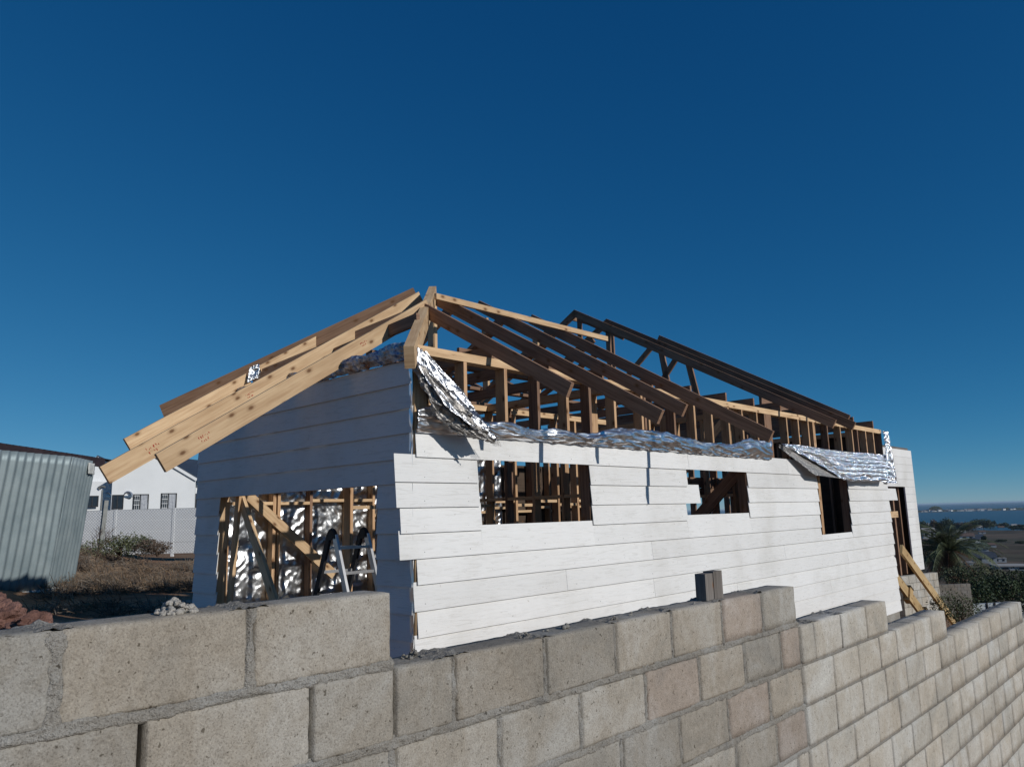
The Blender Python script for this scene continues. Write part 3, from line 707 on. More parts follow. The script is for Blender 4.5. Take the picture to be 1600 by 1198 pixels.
x = MB(); x.box(Hs, 13.1, 19.1, 2.5, 2.55, -1.9, 1.4); x.box(Hs, 19.0, 19.05, 1.8, 2.5, -1.9, 1.4); x.build('shade_backing', bpy.data.materials['shade_board'], wing)  # same dark backing behind the wing opening, inner shade put into its colour
# foil -------------------------------------------------------------------
def sheet(name, P00, P10, P11, P01, nx, ny, amp, mt, parent=H, fr=5, seed=0, edge=.35, bul=0.0, nrm=None, ragged=0.0):
    b = MB(); P00, P10, P11, P01 = [Hs(*q) for q in (P00, P10, P11, P01)]
    nn = nrm or (P10-P00).cross(P01-P00).normalized()
    L = (P10-P00).length; Hh = (P01-P00).length
    def fn(s, t):
        p = lerp(lerp(P00, P10, s), lerp(P01, P11, s), t)
        x, y = s*L+seed, t*Hh
        k = amp * (1-abs(nz(x, y, seed, fr))*2 + .6*(1-abs(nz(x, y, seed+3, fr*2.7))*2) + .3*nz(x, y, seed, fr*7)) 
        p = p + nn * (k + bul*math.sin(math.pi*t)*math.sin(math.pi*min(1, s*1.0)))
        if ragged and t > .5: p = p + (P01-P00).normalized() * ragged * (nz(x, seed, 1, 5) + .6*nz(x, seed, 2, 17)) * (t-.5)*2
        return p
    b.grid(fn, nx, ny, 0, (L, Hh)); o = b.build(name, mt, parent, True); thicken(o, .0015); return o
OUT = -LD
def topz(u): return .812 + .05*math.sin(u*2.1+1) + .06*nz(u, 0, 0, 2.0) + .012*u
x = MB()
def fn(s, t):
    u = s*6.44; zt = topz(u); z = lerp(.672, zt, t)
    k = .010 + .055*math.sin(math.pi*t*.85)*(.75+.6*nz(u, t, 2, 2.4)) + .024*(1-2*abs(nz(u*.7+t*.5, t*.9, 1, 5))) + .004*(1-2*abs(nz(u+t, t*.8, 4, 13)))
    return Hs(u, -k, z + .012*nz(u, t, 7, 9))
x.grid(fn, 520, 20, 0, (6.4, .2)); o = x.build('foil_strip', FOIL, H, True); thicken(o, .001)
# corner flap hanging out of the top corner
def flap(name, rows, mt, nx=34, ny=70, amp=.014, seed=0, fr=9, split=0.0):
    """rows: list of (left point, right point) down the flap, in house coordinates"""
    b = MB(); R = [(Hs(*a), Hs(*c)) for a, c in rows]
    def fn(s, t):
        f = t*(len(R)-1); i = min(int(f), len(R)-2); f -= i; f = f*f*(3-2*f)
        a = lerp(R[i][0], R[i+1][0], f); c = lerp(R[i][1], R[i+1][1], f); p = lerp(a, c, s)
        k = amp*(1-2*abs(nz(s*2.2+seed, t*1.3, seed, fr*.35)) + .6*(1-2*abs(nz(s*5+seed, t*2.2, seed, fr*.5))) + .35*nz(s*14, t*9, seed, 1))
        return p + OUT*k*2.2 + RD*k*.4
    b.grid(fn, nx, ny, 0, (1, 1)); o = b.build(name, mt, H, True); thicken(o, .001); return o
flap('foil_flap', [((-.03, -.03, 1.36), (.10, -.02, 1.33)), ((-.03, -.05, 1.20), (.26, -.05, 1.17)), ((.05, -.13, 1.03), (.42, -.10, 1.02)), ((.16, -.2, .86), (.53, -.14, .87)), ((.34, -.26, .72), (.62, -.18, .74)), ((.55, -.28, .62), (.70, -.2, .62))], FLAPM, seed=2, amp=.016)
flap('foil_flap', [((-.03, -.02, 1.22), (.02, -.04, 1.20)), ((.0, -.06, 1.06), (.20, -.16, 1.0)), ((.06, -.09, .90), (.38, -.24, .80)), ((.12, -.10, .78), (.50, -.3, .66)), ((.30, -.16, .66), (.56, -.32, .58))], FOILD, seed=5, amp=.02)
flap('foil_flap', [((.28, -.07, 1.12), (.42, -.05, 1.06)), ((.34, -.10, .98), (.50, -.05, 1.0)), ((.40, -.12, .90), (.52, -.07, .94))], FLAPM, 20, 20, seed=8, amp=.018)
for i in range(9):
    b = MB(); a = Hs(.60+.012*i, -.24, .66); pts = [a + Vector((0,0,-.012*j))+RD*(.010*j+.004*nz(i, j, 0, .7)) + OUT*.01*nz(i, j, 3, .9) for j in range(8)]; b.tube(pts, .0025, .001, 4); b.build('foil_thread', FOIL, H)
x = MB()
def fn(s, t):
    z = lerp(-1.1, 1.30, t); return Hs(lerp(-.008, .012, s) , -.012 + .006*nz(s, z, 0, 9) - .004*s, z) if False else Hs(-.014 - .008*nz(s, z, 0, 8), lerp(-.012, .03, s), z)
x.grid(fn, 3, 90); x.build('foil_edge', FOIL, H, True)
# printed foil rolled over the gable-end plate
x = MB()
def fn(s, t):
    v = s*3.3; zt = 1.40 + .035*nz(v, 0, 0, 3); z = lerp(1.268, zt, t)
    k = .02 + .05*math.sin(math.pi*t*.8) + .02*(1-2*abs(nz(v, t, 1, 6))) + .012*(1-2*abs(nz(v, t, 3, 15)))
    return Hs(-k, v, z + .01*nz(v, t, 5, 8))
x.grid(fn, 260, 16); o = x.build('foil_strip', FOILB, H, True); thicken(o, .001)
sheet('foil_scrap', (.00, 2.77, 1.45), (.16, 2.77, 1.54), (.15, 2.79, 1.69), (.03, 2.79, 1.62), 24, 18, .03, FOILW, seed=4, fr=7)
# back wall foil
sheet('foil_sheet', (.1, 3.785, -1.1), (2.6, 3.785, -1.1), (2.6, 3.785, 1.28), (.1, 3.785, 1.28), 170, 170, .02, FOILW, seed=11, fr=3.2, nrm=-LD)
sheet('foil_sheet', (4.0, 3.785, -1.1), (4.9, 3.785, -1.1), (4.9, 3.785, .9), (4.0, 3.785, .9), 60, 100, .016, FOILW, seed=21, fr=4.5, nrm=-LD)
# end foil column and the big billowing sheet on the right
sheet('foil_sheet', (11.15, -.04, .40), (11.74, -.04, .40), (11.52, -.04, 1.37), (11.30, -.04, 1.37), 40, 80, .03, FOILS, seed=31, fr=9, nrm=OUT)
x = MB()
def fn(s, t):
    top = Vector((lerp(6.78, 11.5, s), -.02, .915 + .01*math.sin(s*9))); 
    bot = Vector((lerp(8.62, 10.87, s), -.20 + .02*s, .400 + .008*s + .025*nz(s, 0, 0, 7)))
    mid = lerp(top, bot, t); mid.y -= .035*math.sin(math.pi*t)
    k = .010*math.sin(t*42 + 2*nz(s, t, 0, 5)) + .018*(1-2*abs(nz(s*4.5, t, 1, 3))) + .008*nz(s*30, t*8, 2, 1)
    return Hs(mid.x, mid.y - k, mid.z)
x.grid(fn, 300, 70, 0, (4.5, .6)); o = x.build('foil_flap', FOILS, H, True); thicken(o, .001)
x = MB()
def fn(s, t):
    a = Vector((lerp(6.74, 8.04, s), lerp(-.02, -.16, s), lerp(.90, .765, s))); c = Vector((lerp(6.74, 8.78, s), lerp(-.03, -.20, s), lerp(.89, .425, s)))
    p = lerp(a, c, t); k = .01*nz(s*9, t*6, 0, 1)
    return Hs(p.x, p.y-k, p.z)
x.grid(fn, 50, 24); o = x.build('foil_flap', FOILD, H, True); thicken(o, .002)
x = MB()
def fn(s, t):
    c = Vector((lerp(6.74, 8.78, s), lerp(-.03, -.20, s), lerp(.89, .425, s))); d = Vector((lerp(6.74, 7.59, s), lerp(-.02, -.17, s), lerp(.86, .465, s)))
    p = lerp(c, d, t); return Hs(p.x, p.y-.01*nz(s*9, t*6, 3, 1), p.z)
x.grid(fn, 50, 14); o = x.build('foil_flap', FOILD, H, True); thicken(o, .002)

# ------------------------------------------------------------------ ladder inside the gable end opening
lad = empty('step_ladder', Hs(.7, 1.9, -1.15), 'folding aluminium ladder with black hinges standing inside the gable end opening', 'ladder')
hz = -.15
for u in (.52, .90):
    for sgn in (-1, 1):
        foot = Hs(u, 1.90 + sgn*.43, -1.15); topp = Hs(u, 1.90 + sgn*.05, hz)
        b = MB(); b.beam(foot, topp, .028, .065, LD); b.build('rail', ALU if sgn < 0 else BLACKP, lad)
        b = MB(); b.beam(foot + ZV*.0, foot+ZV*.05, .04, .075, LD); b.build('foot', BLACKP, lad)
    b = MB(); pts = [Hs(u, 1.90 + .062*math.cos(a), hz - .03 + .085*math.sin(a)) for a in [math.pi*i/10 for i in range(11)]]
    b.tube(pts, .022, .022, 8); b.tube([Hs(u-.02, 1.90, hz+.0), Hs(u+.02, 1.90, hz+.0)], .045, .045, 16); b.build('hinge', BLACKP, lad)
for sgn in (-1, 1):
    for i in range(4):
        t = .12 + .24*i; v = 1.90 + sgn*lerp(.05, .43, t); z = lerp(hz, -1.15, t)
        b = MB(); b.beam(Hs(.52, v, z), Hs(.90, v, z), .03, .028); b.build('rung', ALU, lad)

# ------------------------------------------------------------------ planks propped at the right end of the house
def plank(a, b, wd, dp, label, cleats=0):
    x = MB(); A, B = Hs(*a), Hs(*b); x.beam(A, B, wd, dp, ZV); o = x.build('timber_plank', PLANK, None); tag(o, label, 'plank', 'planks propped at the right end of the house')
    for i in range(cleats):
        t = .38 + .33*i; p = lerp(A, B, t); y = MB(); y.beam(p - OUT*0 - (B-A).normalized()*.09, p + (B-A).normalized()*.09, wd*2.4, dp*1.5, ZV); y.build('cleat', PLANK, o)
    return o
plank((11.36, -.12, -.80), (14.35, -.12, -2.50), .05, .17, 'long pale plank leaning from the right end of the white facade')
plank((11.40, .14, -1.15), (13.9, .14, -2.62), .05, .20, 'shorter nailed plank under the long pale plank, with two cleats', 2)

# ------------------------------------------------------------------ left: corrugated shed
def shed():
    K = 1.4; c0 = Vector((-5.53*K, 9.32*K, 0)); leanx = .115
    y1, y2 = math.radians(10.4), math.radians(-11)
    d1 = Vector((math.sin(y1), math.cos(y1), 0)); d2 = Vector((math.sin(y2+.0), math.cos(y2), 0))
    root = empty('corrugated_shed', Vector((-8.9, 14.7, -1.15)), 'leaning pale corrugated iron shed with a dark roof edge at the left', 'shed')
    zt, zb = .86*K, -.72*K
    path = [(c0 - d1*3.6, c0), (c0, c0 + d2*1.20)]
    def wall(a, b, pitch, amp):
        m_ = MB(); L = (b-a).length; nx = int(L/pitch*10); nrm = (b-a).normalized().cross(ZV)
        def fn(s, t):
            z = lerp(zb, zt, t); x = s*L
            p = lerp(a, b, s) + nrm*amp*math.sin(2*math.pi*x/pitch) + Vector((leanx*(z - 0), 0, 0))
            p += nrm*.02*nz(x, z, 0, 1.1)
            top = zt + .02 - (0 if a is not c0 else 0); 
            return Vector((p.x, p.y, z))
        m_.grid(fn, nx, 14); o = m_.build('corrugated_wall', ZINC, root, True); thicken(o, .001)
    wall(path[0][0], path[0][1], .160, .024); wall(path[1][0], path[1][1], .160, .024)
    # back walls (unseen from here, close the box)
    e = c0 + d2*1.20; s0 = c0 - d1*3.6; bk = s0 + Vector((-.6, 2.6, 0))
    m_ = MB(); m_.grid(lambda s, t: lerp(e, bk, s) + Vector((leanx*lerp(zb, zt, t), 0, lerp(zb, zt, t))), 40, 4); m_.grid(lambda s, t: lerp(bk, s0, s) + Vector((leanx*lerp(zb, zt, t), 0, lerp(zb, zt, t))), 40, 4)
    o = m_.build('corrugated_wall', ZINC, root); thicken(o, .002)
    # roof
    m_ = MB(); L = 2.8; n = 260
    ra = c0 - d1*3.65 + Vector((.12, -.18, .985*K)); rb = c0 + d2*1.36 + Vector((.22, -.03, .900*K)); back = Vector((-.9, 2.9, .12))
    LL = (rb-ra).length
    def fn(s, t):
        return lerp(ra, rb, s) + back*t*1.1 + ZV*(.020*math.sin(2*math.pi*s*LL/.14))
    m_.grid(fn, n, 3); o = m_.build('roof', RUST, root, True); thicken(o, .004)
    m_ = MB(); m_.beam(ra + Vector((0,.04,-.075)), rb + Vector((0,.06,-.075)), .05, .15); m_.build('roof_batten', RUST, root)
    m_ = MB(); m_.box8([p + Vector((0,0,z)) for p in (c0 - d1*3.6+Vector((-.09,0,0)), c0 + Vector((-.09,0,0))) for y in (0, 1) for z in (-.98, -.70)])
    m_ = MB()
    for (a, b) in path:
        nn = (b-a).normalized().cross(ZV)
        m_.grid(lambda s, t, a=a, b=b, nn=nn: lerp(a, b, s) + Vector((-.12, 0, lerp(-1.42, -.99, t))) + nn*(.025 + .02*nz(s*6, t*3, 0, 1)), 30, 6)
    o = m_.build('plinth', PLINTH, root, True); thicken(o, .03)
    m_ = MB(); p = c0 + d2*.85 + Vector((.15, -.04, .755*K)); m_.grid(lambda s, t: p + d2*(s*.3) + ZV*(-.10+t*.2) + Vector((.02,-.02,0))*(1+nz(s*5, t*5, 0, 1)), 8, 8); o = m_.build('patch', PLINTH, root, True); thicken(o, .02)
shed()
# red clay clods by the wall
def atp(x, y, d): t = (x - 805.8)/1204.7; hy = 841 - .028*(x+484); return Vector((t*d, d, (hy - y)/1204.7*d))
lump('clay_clod', atp(6, 964, 3.7), (.12, .11, .085), ROCKR, 12, 'large broken red clay clod in the lower left corner behind the wall', 'rock', 'red clay clods behind the wall', 1, 5, .55, None, 1.3)
lump('clay_clod', atp(-16, 955, 3.9), (.11, .12, .08), ROCKR, 17, 'red clay clod cut by the left edge of the view', 'rock', 'red clay clods behind the wall', 1, 5, .55, None, 1.3)
lump('clay_clod', atp(64, 972, 3.6), (.085, .09, .05), ROCKR, 21, 'flatter red clay clod just right of the large one behind the wall', 'rock', 'red clay clods behind the wall', 1, 5, .5, None, 1.6)
lump('soil_heap', atp(20, 1180, 3.8), (.62, .5, .62), ROCKR, 40, 'heap of red soil under the clay clods behind the wall', 'soil heap', None, 1, 5, .25, None, 1.2)

# ------------------------------------------------------------------ white neighbouring house
def at(x, y, d):   # point at bearing x, height px above/below horizon line, distance along heading d
    t = (x - 805.8)/1204.7; hy = 841 - .028*(x+484); return Vector((t*d, d, (hy - y)/1204.7*d))
def dep(x, d): return d + .46*(x-236)/1204.7*60
nh = empty('white_house', polar(220, 62, -.7), 'white plastered house with two gables and dark roof behind the fence', 'house')
D0 = 60.
def gable(xl, xr, xa, ye, ya, yb, d, depth, xr2=None):
    b = MB(); L0, L1, L2, L3, L4 = at(xl, yb, dep(xl, d)), at(xr, yb, dep(xr, d)), at(xr, ye, dep(xr, d)), at(xa, ya, dep(xa, d)), at(xl, ye, dep(xl, d))
    bk = Vector((-.35, 1, 0)) * depth
    fr_ = [L0, L1, L2, L3, L4]; n = len(b.v); b.v += fr_ + [p + bk for p in fr_]
    b.f += [(0,1,2,3,4), (9,8,7,6,5), (1,6,7,2), (0,4,9,5), (2,7,8,3), (3,8,9,4)]
    for f in b.f: b.uv.append(tuple((0,0) for _ in f)); b.mi.append(0)
    b.build('wall', WHITEW, nh)
    rf = MB(); ov = .25
    for a, c in ((L2, L3), (L4, L3)):
        dd = (a-c).normalized(); e = a + dd*ov; t = ZV*.10; fy = Vector((0,-.12,0))
        rf.box8([q + y + z for q in (e, c) for y in (fy, bk) for z in (ZV*.02, ZV*.14)])
    rf.build('roof', ROOFD, nh)
    bg_ = MB()
    for a, c in ((L2, L3), (L4, L3)): bg_.beam(a + (a-c).normalized()*.2 + Vector((0,-.16,-.06)), c + Vector((0,-.16,-.06)), .07, .22)
    bg_.build('barge_board', WHITEW, nh)
gable(171, 302, 236, 747, 709, 836, 60, 12); gable(118, 170, 146, 752, 714, 836, 63, 12)
b = MB(); P0, P1 = at(100, 836, dep(100, 61.2)), at(345, 836, dep(345, 61.2)); b.box8([p + Vector((0, y, z)) for p in (P0, P1) for y in (0, 8) for z in (0, at(200, 755, 61)[2]+.7)]); b.build('wall', WHITEW, nh)
b = MB(); a0, a1 = at(255, 722, 64), at(380, 745, 64); b.box8([at(240, 745, 61.8), at(240, 746.5, 61.8), at(250, 712, 72), at(250, 713.5, 72), at(345, 750, 62.0), at(345, 751.5, 62), at(330, 722, 72), at(330, 723.5, 72)]); b.build('roof', ROOFD, nh)
def nwin(x0, x1, y0, y1, d, bars=0, curtain=0):
    A0 = at(x0, y1, dep(x0, d)); A1 = at(x1, y1, dep(x1, d)); zt = at(x0, y0, dep(x0, d)).z; zb = A0.z; dv = Vector((A1.x-A0.x, A1.y-A0.y, 0)); w_ = dv.length; dv.normalize(); nv = Vector((-dv.y, dv.x, 0))
    f = MB(); fx = lambda x, y, z: Vector((A0.x, A0.y, 0)) + dv*x + nv*(y-.03) + ZV*z
    t = .07
    for (a, b_, c, e) in ((0, w_, zb, zb+t), (0, w_, zt-t, zt), (0, t, zb, zt), (w_-t, w_, zb, zt), (w_*.45-t/2, w_*.45+t/2, zb, zt)): f.box(fx, a, b_, -.05, .02, c, e)
    fo = f.build('window', DARKF, nh)
    g_ = MB(); g_.box(fx, t, w_-t, -.01, .0, zb+t, zt-t); g_.build('pane', GLASSD, fo)
    if curtain:
        c = MB(); c.grid(lambda s, t_: fx(lerp(w_*.5, w_-.1, s), -.03+.012*math.sin(s*26), lerp(zb+.08, zt-.08, t_)), 40, 2); c.build('curtain', CURT, fo)
    if bars:
        c = MB()
        for i in range(5): z = lerp(zb+.12, zt-.12, i/4); c.box(fx, .08, w_*.42, -.075, -.06, z-.02, z+.02)
        for i in range(3): xx = lerp(.15, w_*.38, i/2); c.box(fx, xx-.012, xx+.012, -.078, -.062, zb+.08, zt-.08)
        c.build('burglar_bars', WHITEW, fo)
nwin(133, 151, 775, 792.5, 60.9); nwin(172.5, 190.5, 773.5, 796, 60); nwin(205, 230, 772.5, 806, 60, 1, 1); nwin(249, 274, 771, 803, 60, 1, 1); nwin(303, 316, 771.5, 801, 60.9, 0, 1)
for x in (165, 197):
    p = at(x, 776, dep(x, 60 if x > 171 else 61.2)) + Vector((.04, -.1, 0)); b = MB(); b.tube([p + Vector((.33*math.cos(a), 0, .33*math.sin(a))) for a in [math.pi*i/12 for i in range(13)]], .09, .09, 8); b.box(lambda x_, y_, z_: p+Vector((x_, y_, z_)), -.34, .34, -.08, .08, -.08, .06); b.build('wall_light', ALU, nh)
# lamp in front of the house
lp = empty('yard_lamp', at(156, 845, 34), 'thin grey lamp pole with a flat curved head in front of the white house', 'lamp')
b = MB(); b.tube([at(155, 845, 34), at(156, 766, 34)], .05, .035, 8); b.build('pole', STEEL, lp)
b = MB(); b.tube([at(150, 764, 34), at(152, 761.5, 34), at(156, 760.5, 34), at(160, 761.5, 34)], .07, .05, 8); b.build('lamp_head', STEEL, lp)
# white precast boundary wall
pw = empty('precast_wall', at(215, 855, 24.5), 'long white precast panel wall behind the chain link fence', 'wall')
def pwx(x): return at(x, 0, 25).x
xs = [-14.9 + 1.9*i for i in range(6)]
for i, x0 in enumerate(xs):
    x1 = x0 + 1.88; top = .53 if x0 < -10.6 else .42
    b = MB()
    for k in range(4):
        zt = top - k*.36; fr_ = lambda x, y, z: Vector((x, y, z)); b.box(fr_, x0, x1, 25.0, 25.06, zt-.353, zt)
    b.build('panel', WHITEW, pw)
    b = MB(); b.box(fr_, x0-.05, x0+.03, 24.985, 25.08, -1.0, top+.015); b.build('post', WHITEW, pw)
# chain link fence
cf = empty('chain_link_fence', at(180, 862, 22), 'galvanised chain link fence with one tall grey post in the scrub', 'fence')
b = MB(); fy = 22.0; z0, z1 = -.80, .46; X0, X1 = -14.4, -8.6; pit = .085; hh = z1-z0
nW = int((X1-X0)/pit)
for i in range(-int(hh/pit), nW):
    for sg in (1, -1):
        xa = X0 + i*pit if sg > 0 else X0 + (i + hh/pit)*pit
        pa = Vector((xa, fy + sg*.002, z0)); pb = Vector((xa + sg*hh, fy + sg*.002, z1)); 
        b.beam(pa, pb, .0055, .0055)
b.beam(Vector((X0, fy, z1)), Vector((X1, fy, z1)), .008, .008); b.build('wire_mesh', WIRE, cf)
for x in (160.5,):
    b = MB(); b.beam(at(158.3, 864, 21.9), at(162.8, 782, 21.9), .11, .11, LD); b.build('post', STEEL, cf)
b = MB(); b.tube([Vector((-8.62, 22, -.9)), Vector((-8.62, 22, .5))], .03, .03, 8); b.tube([Vector((-14.4, 22, -.9)), Vector((-14.4, 22, .5))], .03, .03, 8); b.build('post', STEEL, cf)

# ------------------------------------------------------------------ vegetation
def leafcloud(b, cen, rad, n, sz, seed, mi=0, shell=.55):
    R = random.Random(seed)
    for i in range(n):
        while True:
            d = Vector((R.uniform(-1,1), R.uniform(-1,1), R.uniform(-1,1)))
            if .1 < d.length < 1: break
        d.normalize(); r = R.uniform(shell, 1.0)**.6
        h = 1 + .45*nz(d.x*1.5+seed, d.y*1.5, d.z*1.5, 1.6) + .25*nz(d.x*3+seed, d.y*3, d.z*3, 2.2)
        if nz(d.x*4+seed, d.y*4, d.z*4+r*3, 1.1) < -.22: continue
        p = cen + Vector((d.x*rad[0]*r*h, d.y*rad[1]*r*h, d.z*rad[2]*r*h))
        a = Vector((R.uniform(-1,1), R.uniform(-1,1), R.uniform(-.6,1))).normalized(); c = a.orthogonal().normalized()
        c = (Matrix.Rotation(R.uniform(0, 6.28), 3, a) @ c) * sz * R.uniform(.5, 1.2); e = a.cross(c).normalized() * sz * R.uniform(.25, .5)
        b.quad(p - c, p - e, p + c, p + e, mi=mi)
def shrub(name, cen, rad, n, sz, seed, lm, label, cat='bush', group=None, trunk=True):
    base = cen - ZV*rad[2]*1.0; root = empty(name, base, label, cat, group)
    b = MB(); R = random.Random(seed); k = 5
    for i in range(k):
        o = Vector((R.uniform(-.5,.5)*rad[0], R.uniform(-.5,.5)*rad[1], R.uniform(-.25,.35)*rad[2])); f = R.uniform(.5, .8)
        leafcloud(b, cen + o, (rad[0]*f, rad[1]*f, rad[2]*f), n//k, sz, seed*7+i)
    b.build('foliage', lm, root)
    t = MB()
    for i in range(5): 
        e = cen + Vector((R.uniform(-.5,.5)*rad[0], R.uniform(-.5,.5)*rad[1], R.uniform(0,.4)*rad[2])); t.tube([base, lerp(base, e, .5) + Vector((R.uniform(-.1,.1)*rad[0],0,0)), e], rad[0]*.05, rad[0]*.015, 5)
    t.build('stem', BARK, root)
    return root
shrub('bush', at(190, 853, 20.5)-ZV*.0, (.80, .7, .33), 4600, .035, 5, LEAFG, 'low grey green bush at the foot of the fence post', 'bush')
shrub('bush', at(248, 854, 20.5), (.46, .5, .24), 3000, .028, 8, LEAFB, 'rounded brownish bush in front of the white precast wall', 'bush')
# dry scrub: twigs and grass blades nobody could count
sc = MB(); R = random.Random(4)
def gz(x, y): p = x*RD.x + y*RD.y; q = x*LD.x + y*LD.y; return ground_z(p, q)
for i in range(1500):
    d = 9.5 + 12.3*R.random()**.75; xp = R.uniform(70, 330); t = (xp-805.8)/1204.7
    x, y = t*d, d
    dens = nz(x, y, 0, .45) + .5*nz(x, y, 4, 1.2)
    if dens < -.08: continue
    if d < 11.5 and R.random() < .6: continue
    z = gz(x, y); rad = R.uniform(.10, .26) * (1 + .8*max(0, dens)) * (1.25 if d > 17 else 1); hh = rad*R.uniform(.5, 1.0)
    mi = R.choice((0, 0, 1, 1, 2)); th = .0032 + .00012*d
    for j in range(34):
        a = R.uniform(0, 6.28); rr = rad*R.random()**.6
        p0 = Vector((x + rr*math.cos(a), y + rr*math.sin(a), z + hh*R.random()*(1-(rr/rad)**2)*.9))
        dv = Vector((R.uniform(-1, 1), R.uniform(-1, 1), R.uniform(-.35, .9))).normalized(); ln = R.uniform(.05, .16)
        p1 = p0 + dv*ln; p2 = p1 + (dv + Vector((R.uniform(-.8,.8), R.uniform(-.8,.8), R.uniform(-.8,.6))))*ln*.6
        wv = Vector((th, th*.3, th*.6)) if abs(dv.z) > .5 else Vector((0, 0, th))
        sc.quad(p0-wv, p0+wv, p1+wv*.8, p1-wv*.8, mi=mi); sc.tri(p1-wv*.8, p1+wv*.8, p2, mi=mi)
tag(sc.build('dry_scrub', [TWIG, TWIGG, LEAFB], None), 'tangled dry brown scrub and grass between shed and fence', 'scrub', kind='stuff')
# bare branching shrub
bs = MB()
def branch(p, d, ln, r, dep, R):
    q = p + d*ln; bs.tube([p, lerp(p, q, .5)+Vector((R.uniform(-.1,.1),R.uniform(-.1,.1),0))*ln*.5, q], r, r*.65, 4, cap=False)
    if dep == 0: return
    for i in range(3 if dep > 1 else 4):
        nd = (d + Vector((R.uniform(-.9,.9), R.uniform(-.9,.9), R.uniform(-.25,.7)))).normalized(); branch(q, nd, ln*R.uniform(.55,.85), r*.62, dep-1, R)
R = random.Random(11); base = at(162, 875, 17); base.z = gz(base.x, base.y)
branch(base, Vector((-.35, 0, .9)).normalized(), .38, .014, 4, R); branch(base, Vector((-.75, .2, .6)).normalized(), .34, .012, 4, R); branch(base, Vector((.3, 0, .9)).normalized(), .24, .01, 3, R)
tag(bs.build('bare_shrub', BARK), 'leafless twiggy shrub left of the fence post', 'shrub')

# ------------------------------------------------------------------ right: walls, palm, bushes, slope down to the bay
# receding boundary wall behind the planks
rw = MB(); rw.col = []
def frameW(o, dx): 
    n_ = Vector((-dx.y, dx.x, 0)); return lambda a, b, z: o + dx*a + n_*b + ZV*z
def blockwall(name, o, yaw, L, ztop, zbot, label, m1, m2, bl=.4, bh=.2, dropper=0.0):
    root = empty(name, o + ZV*zbot, label, 'wall'); dx = Vector((math.sin(yaw), math.cos(yaw), 0)); fr_ = frameW(o, dx)
    b = MB(); b.col = []; k = 0; z = ztop
    while z > zbot:
        off = (k % 2)*bl/2; x = -off
        while x < L:
            x0, x1 = max(0, x), min(L, x+bl-.012)
            if x1 > x0 + .03:
                n0 = len(b.v); b.box(fr_, x0, x1, 0, .14, z-bh+.012, z); tn = tone(1); b.col += [tn]*(len(b.v)-n0)
            x += bl
        z -= bh; k += 1
    b.build('blockwork', m1, root)
    c = MB(); c.box(fr_, .004, L-.004, .008, .132, zbot, ztop-.006); c.build('mortar', m2, root)
    return root
blockwall('block_wall', Hs(11.9, 2.6, 0), THR + math.radians(-38), 1.0, 0, 0, 'x', PALEB, MORTD) if False else None
blockwall('block_wall', at(1396, 0, 17.6) - ZV*at(1396,0,17.6).z, math.radians(56), 1.55, -1.60, -4.2, 'yellowish block wall seen behind the propped planks', PALEB, MORTD, .3, .17)
blockwall('block_wall', at(1447, 0, 24.5) - ZV*at(1447,0,24.5).z, math.radians(87), 1.12, -2.50, -3.9, 'small grey block wall under the palm', concrete('old_block', True, (.15,.145,.13), (.22,.21,.195)), MORTD, .2, .1)
gw = empty('garden_wall', at(1525, 950, 26), 'low pale garden wall with thin dark posts beyond the block wall', 'wall')
b = MB(); fr_ = frameW(at(1498, 0, 25)-ZV*at(1498,0,25).z, Vector((math.sin(math.radians(80)), math.cos(math.radians(80)), 0))); b.box(fr_, 0, 2.2, 0, .15, -4.4, -3.18); b.build('wall', plain('pale_blue_plaster', (.34,.38,.41), (.44,.48,.5), 5), gw)
for a in (.52, .80): c = MB(); c.box(fr_, a, a+.05, -.03, 0, -4.4, -3.15); c.build('post', DARKF, gw)
def groundpt(x, d):
    v = polar(x, d); v.z = gz(v.x, v.y); return v
def shr(x, yc, d, rad, n, sz, seed, lm, label, group=None):
    c = at(x, yc, d); return shrub('bush', c, rad, n, sz, seed, lm, label, 'bush', group)
LEAFM = leafm('leaf_mid', (.03,.045,.02), (.075,.095,.045))
shr(1478, 948, 15.5, (.50, .5, .38), 2600, .025, 21, LEAFM, 'feathery green bush beside the propped planks')
shr(1494, 898, 34, (1.5, 1.0, .55), 4200, .05, 22, LEAFM, 'sunlit leafy bush below the palm crown')
shr(1514, 928, 27, (.6, .8, .75), 3200, .05, 23, LEAF, 'dark leafy bush at the corner of the small grey wall')
shr(1556, 922, 30, (1.1, 1.2, .72), 5200, .06, 24, LEAF, 'wide dark tree crown behind the garden wall')
shr(1592, 914, 33, (.9, 1.2, .85), 4800, .06, 25, LEAFM, 'olive tree crown at the right edge above the block wall')
shr(1447, 872, 48, (.9, .9, 1.2), 4200, .07, 26, LEAF, 'dark shrub mass between the palm and the far wing')
shr(1620, 940, 24, (.9, .9, .5), 3000, .05, 27, LEAF, 'dark bush cut by the right edge of the view')
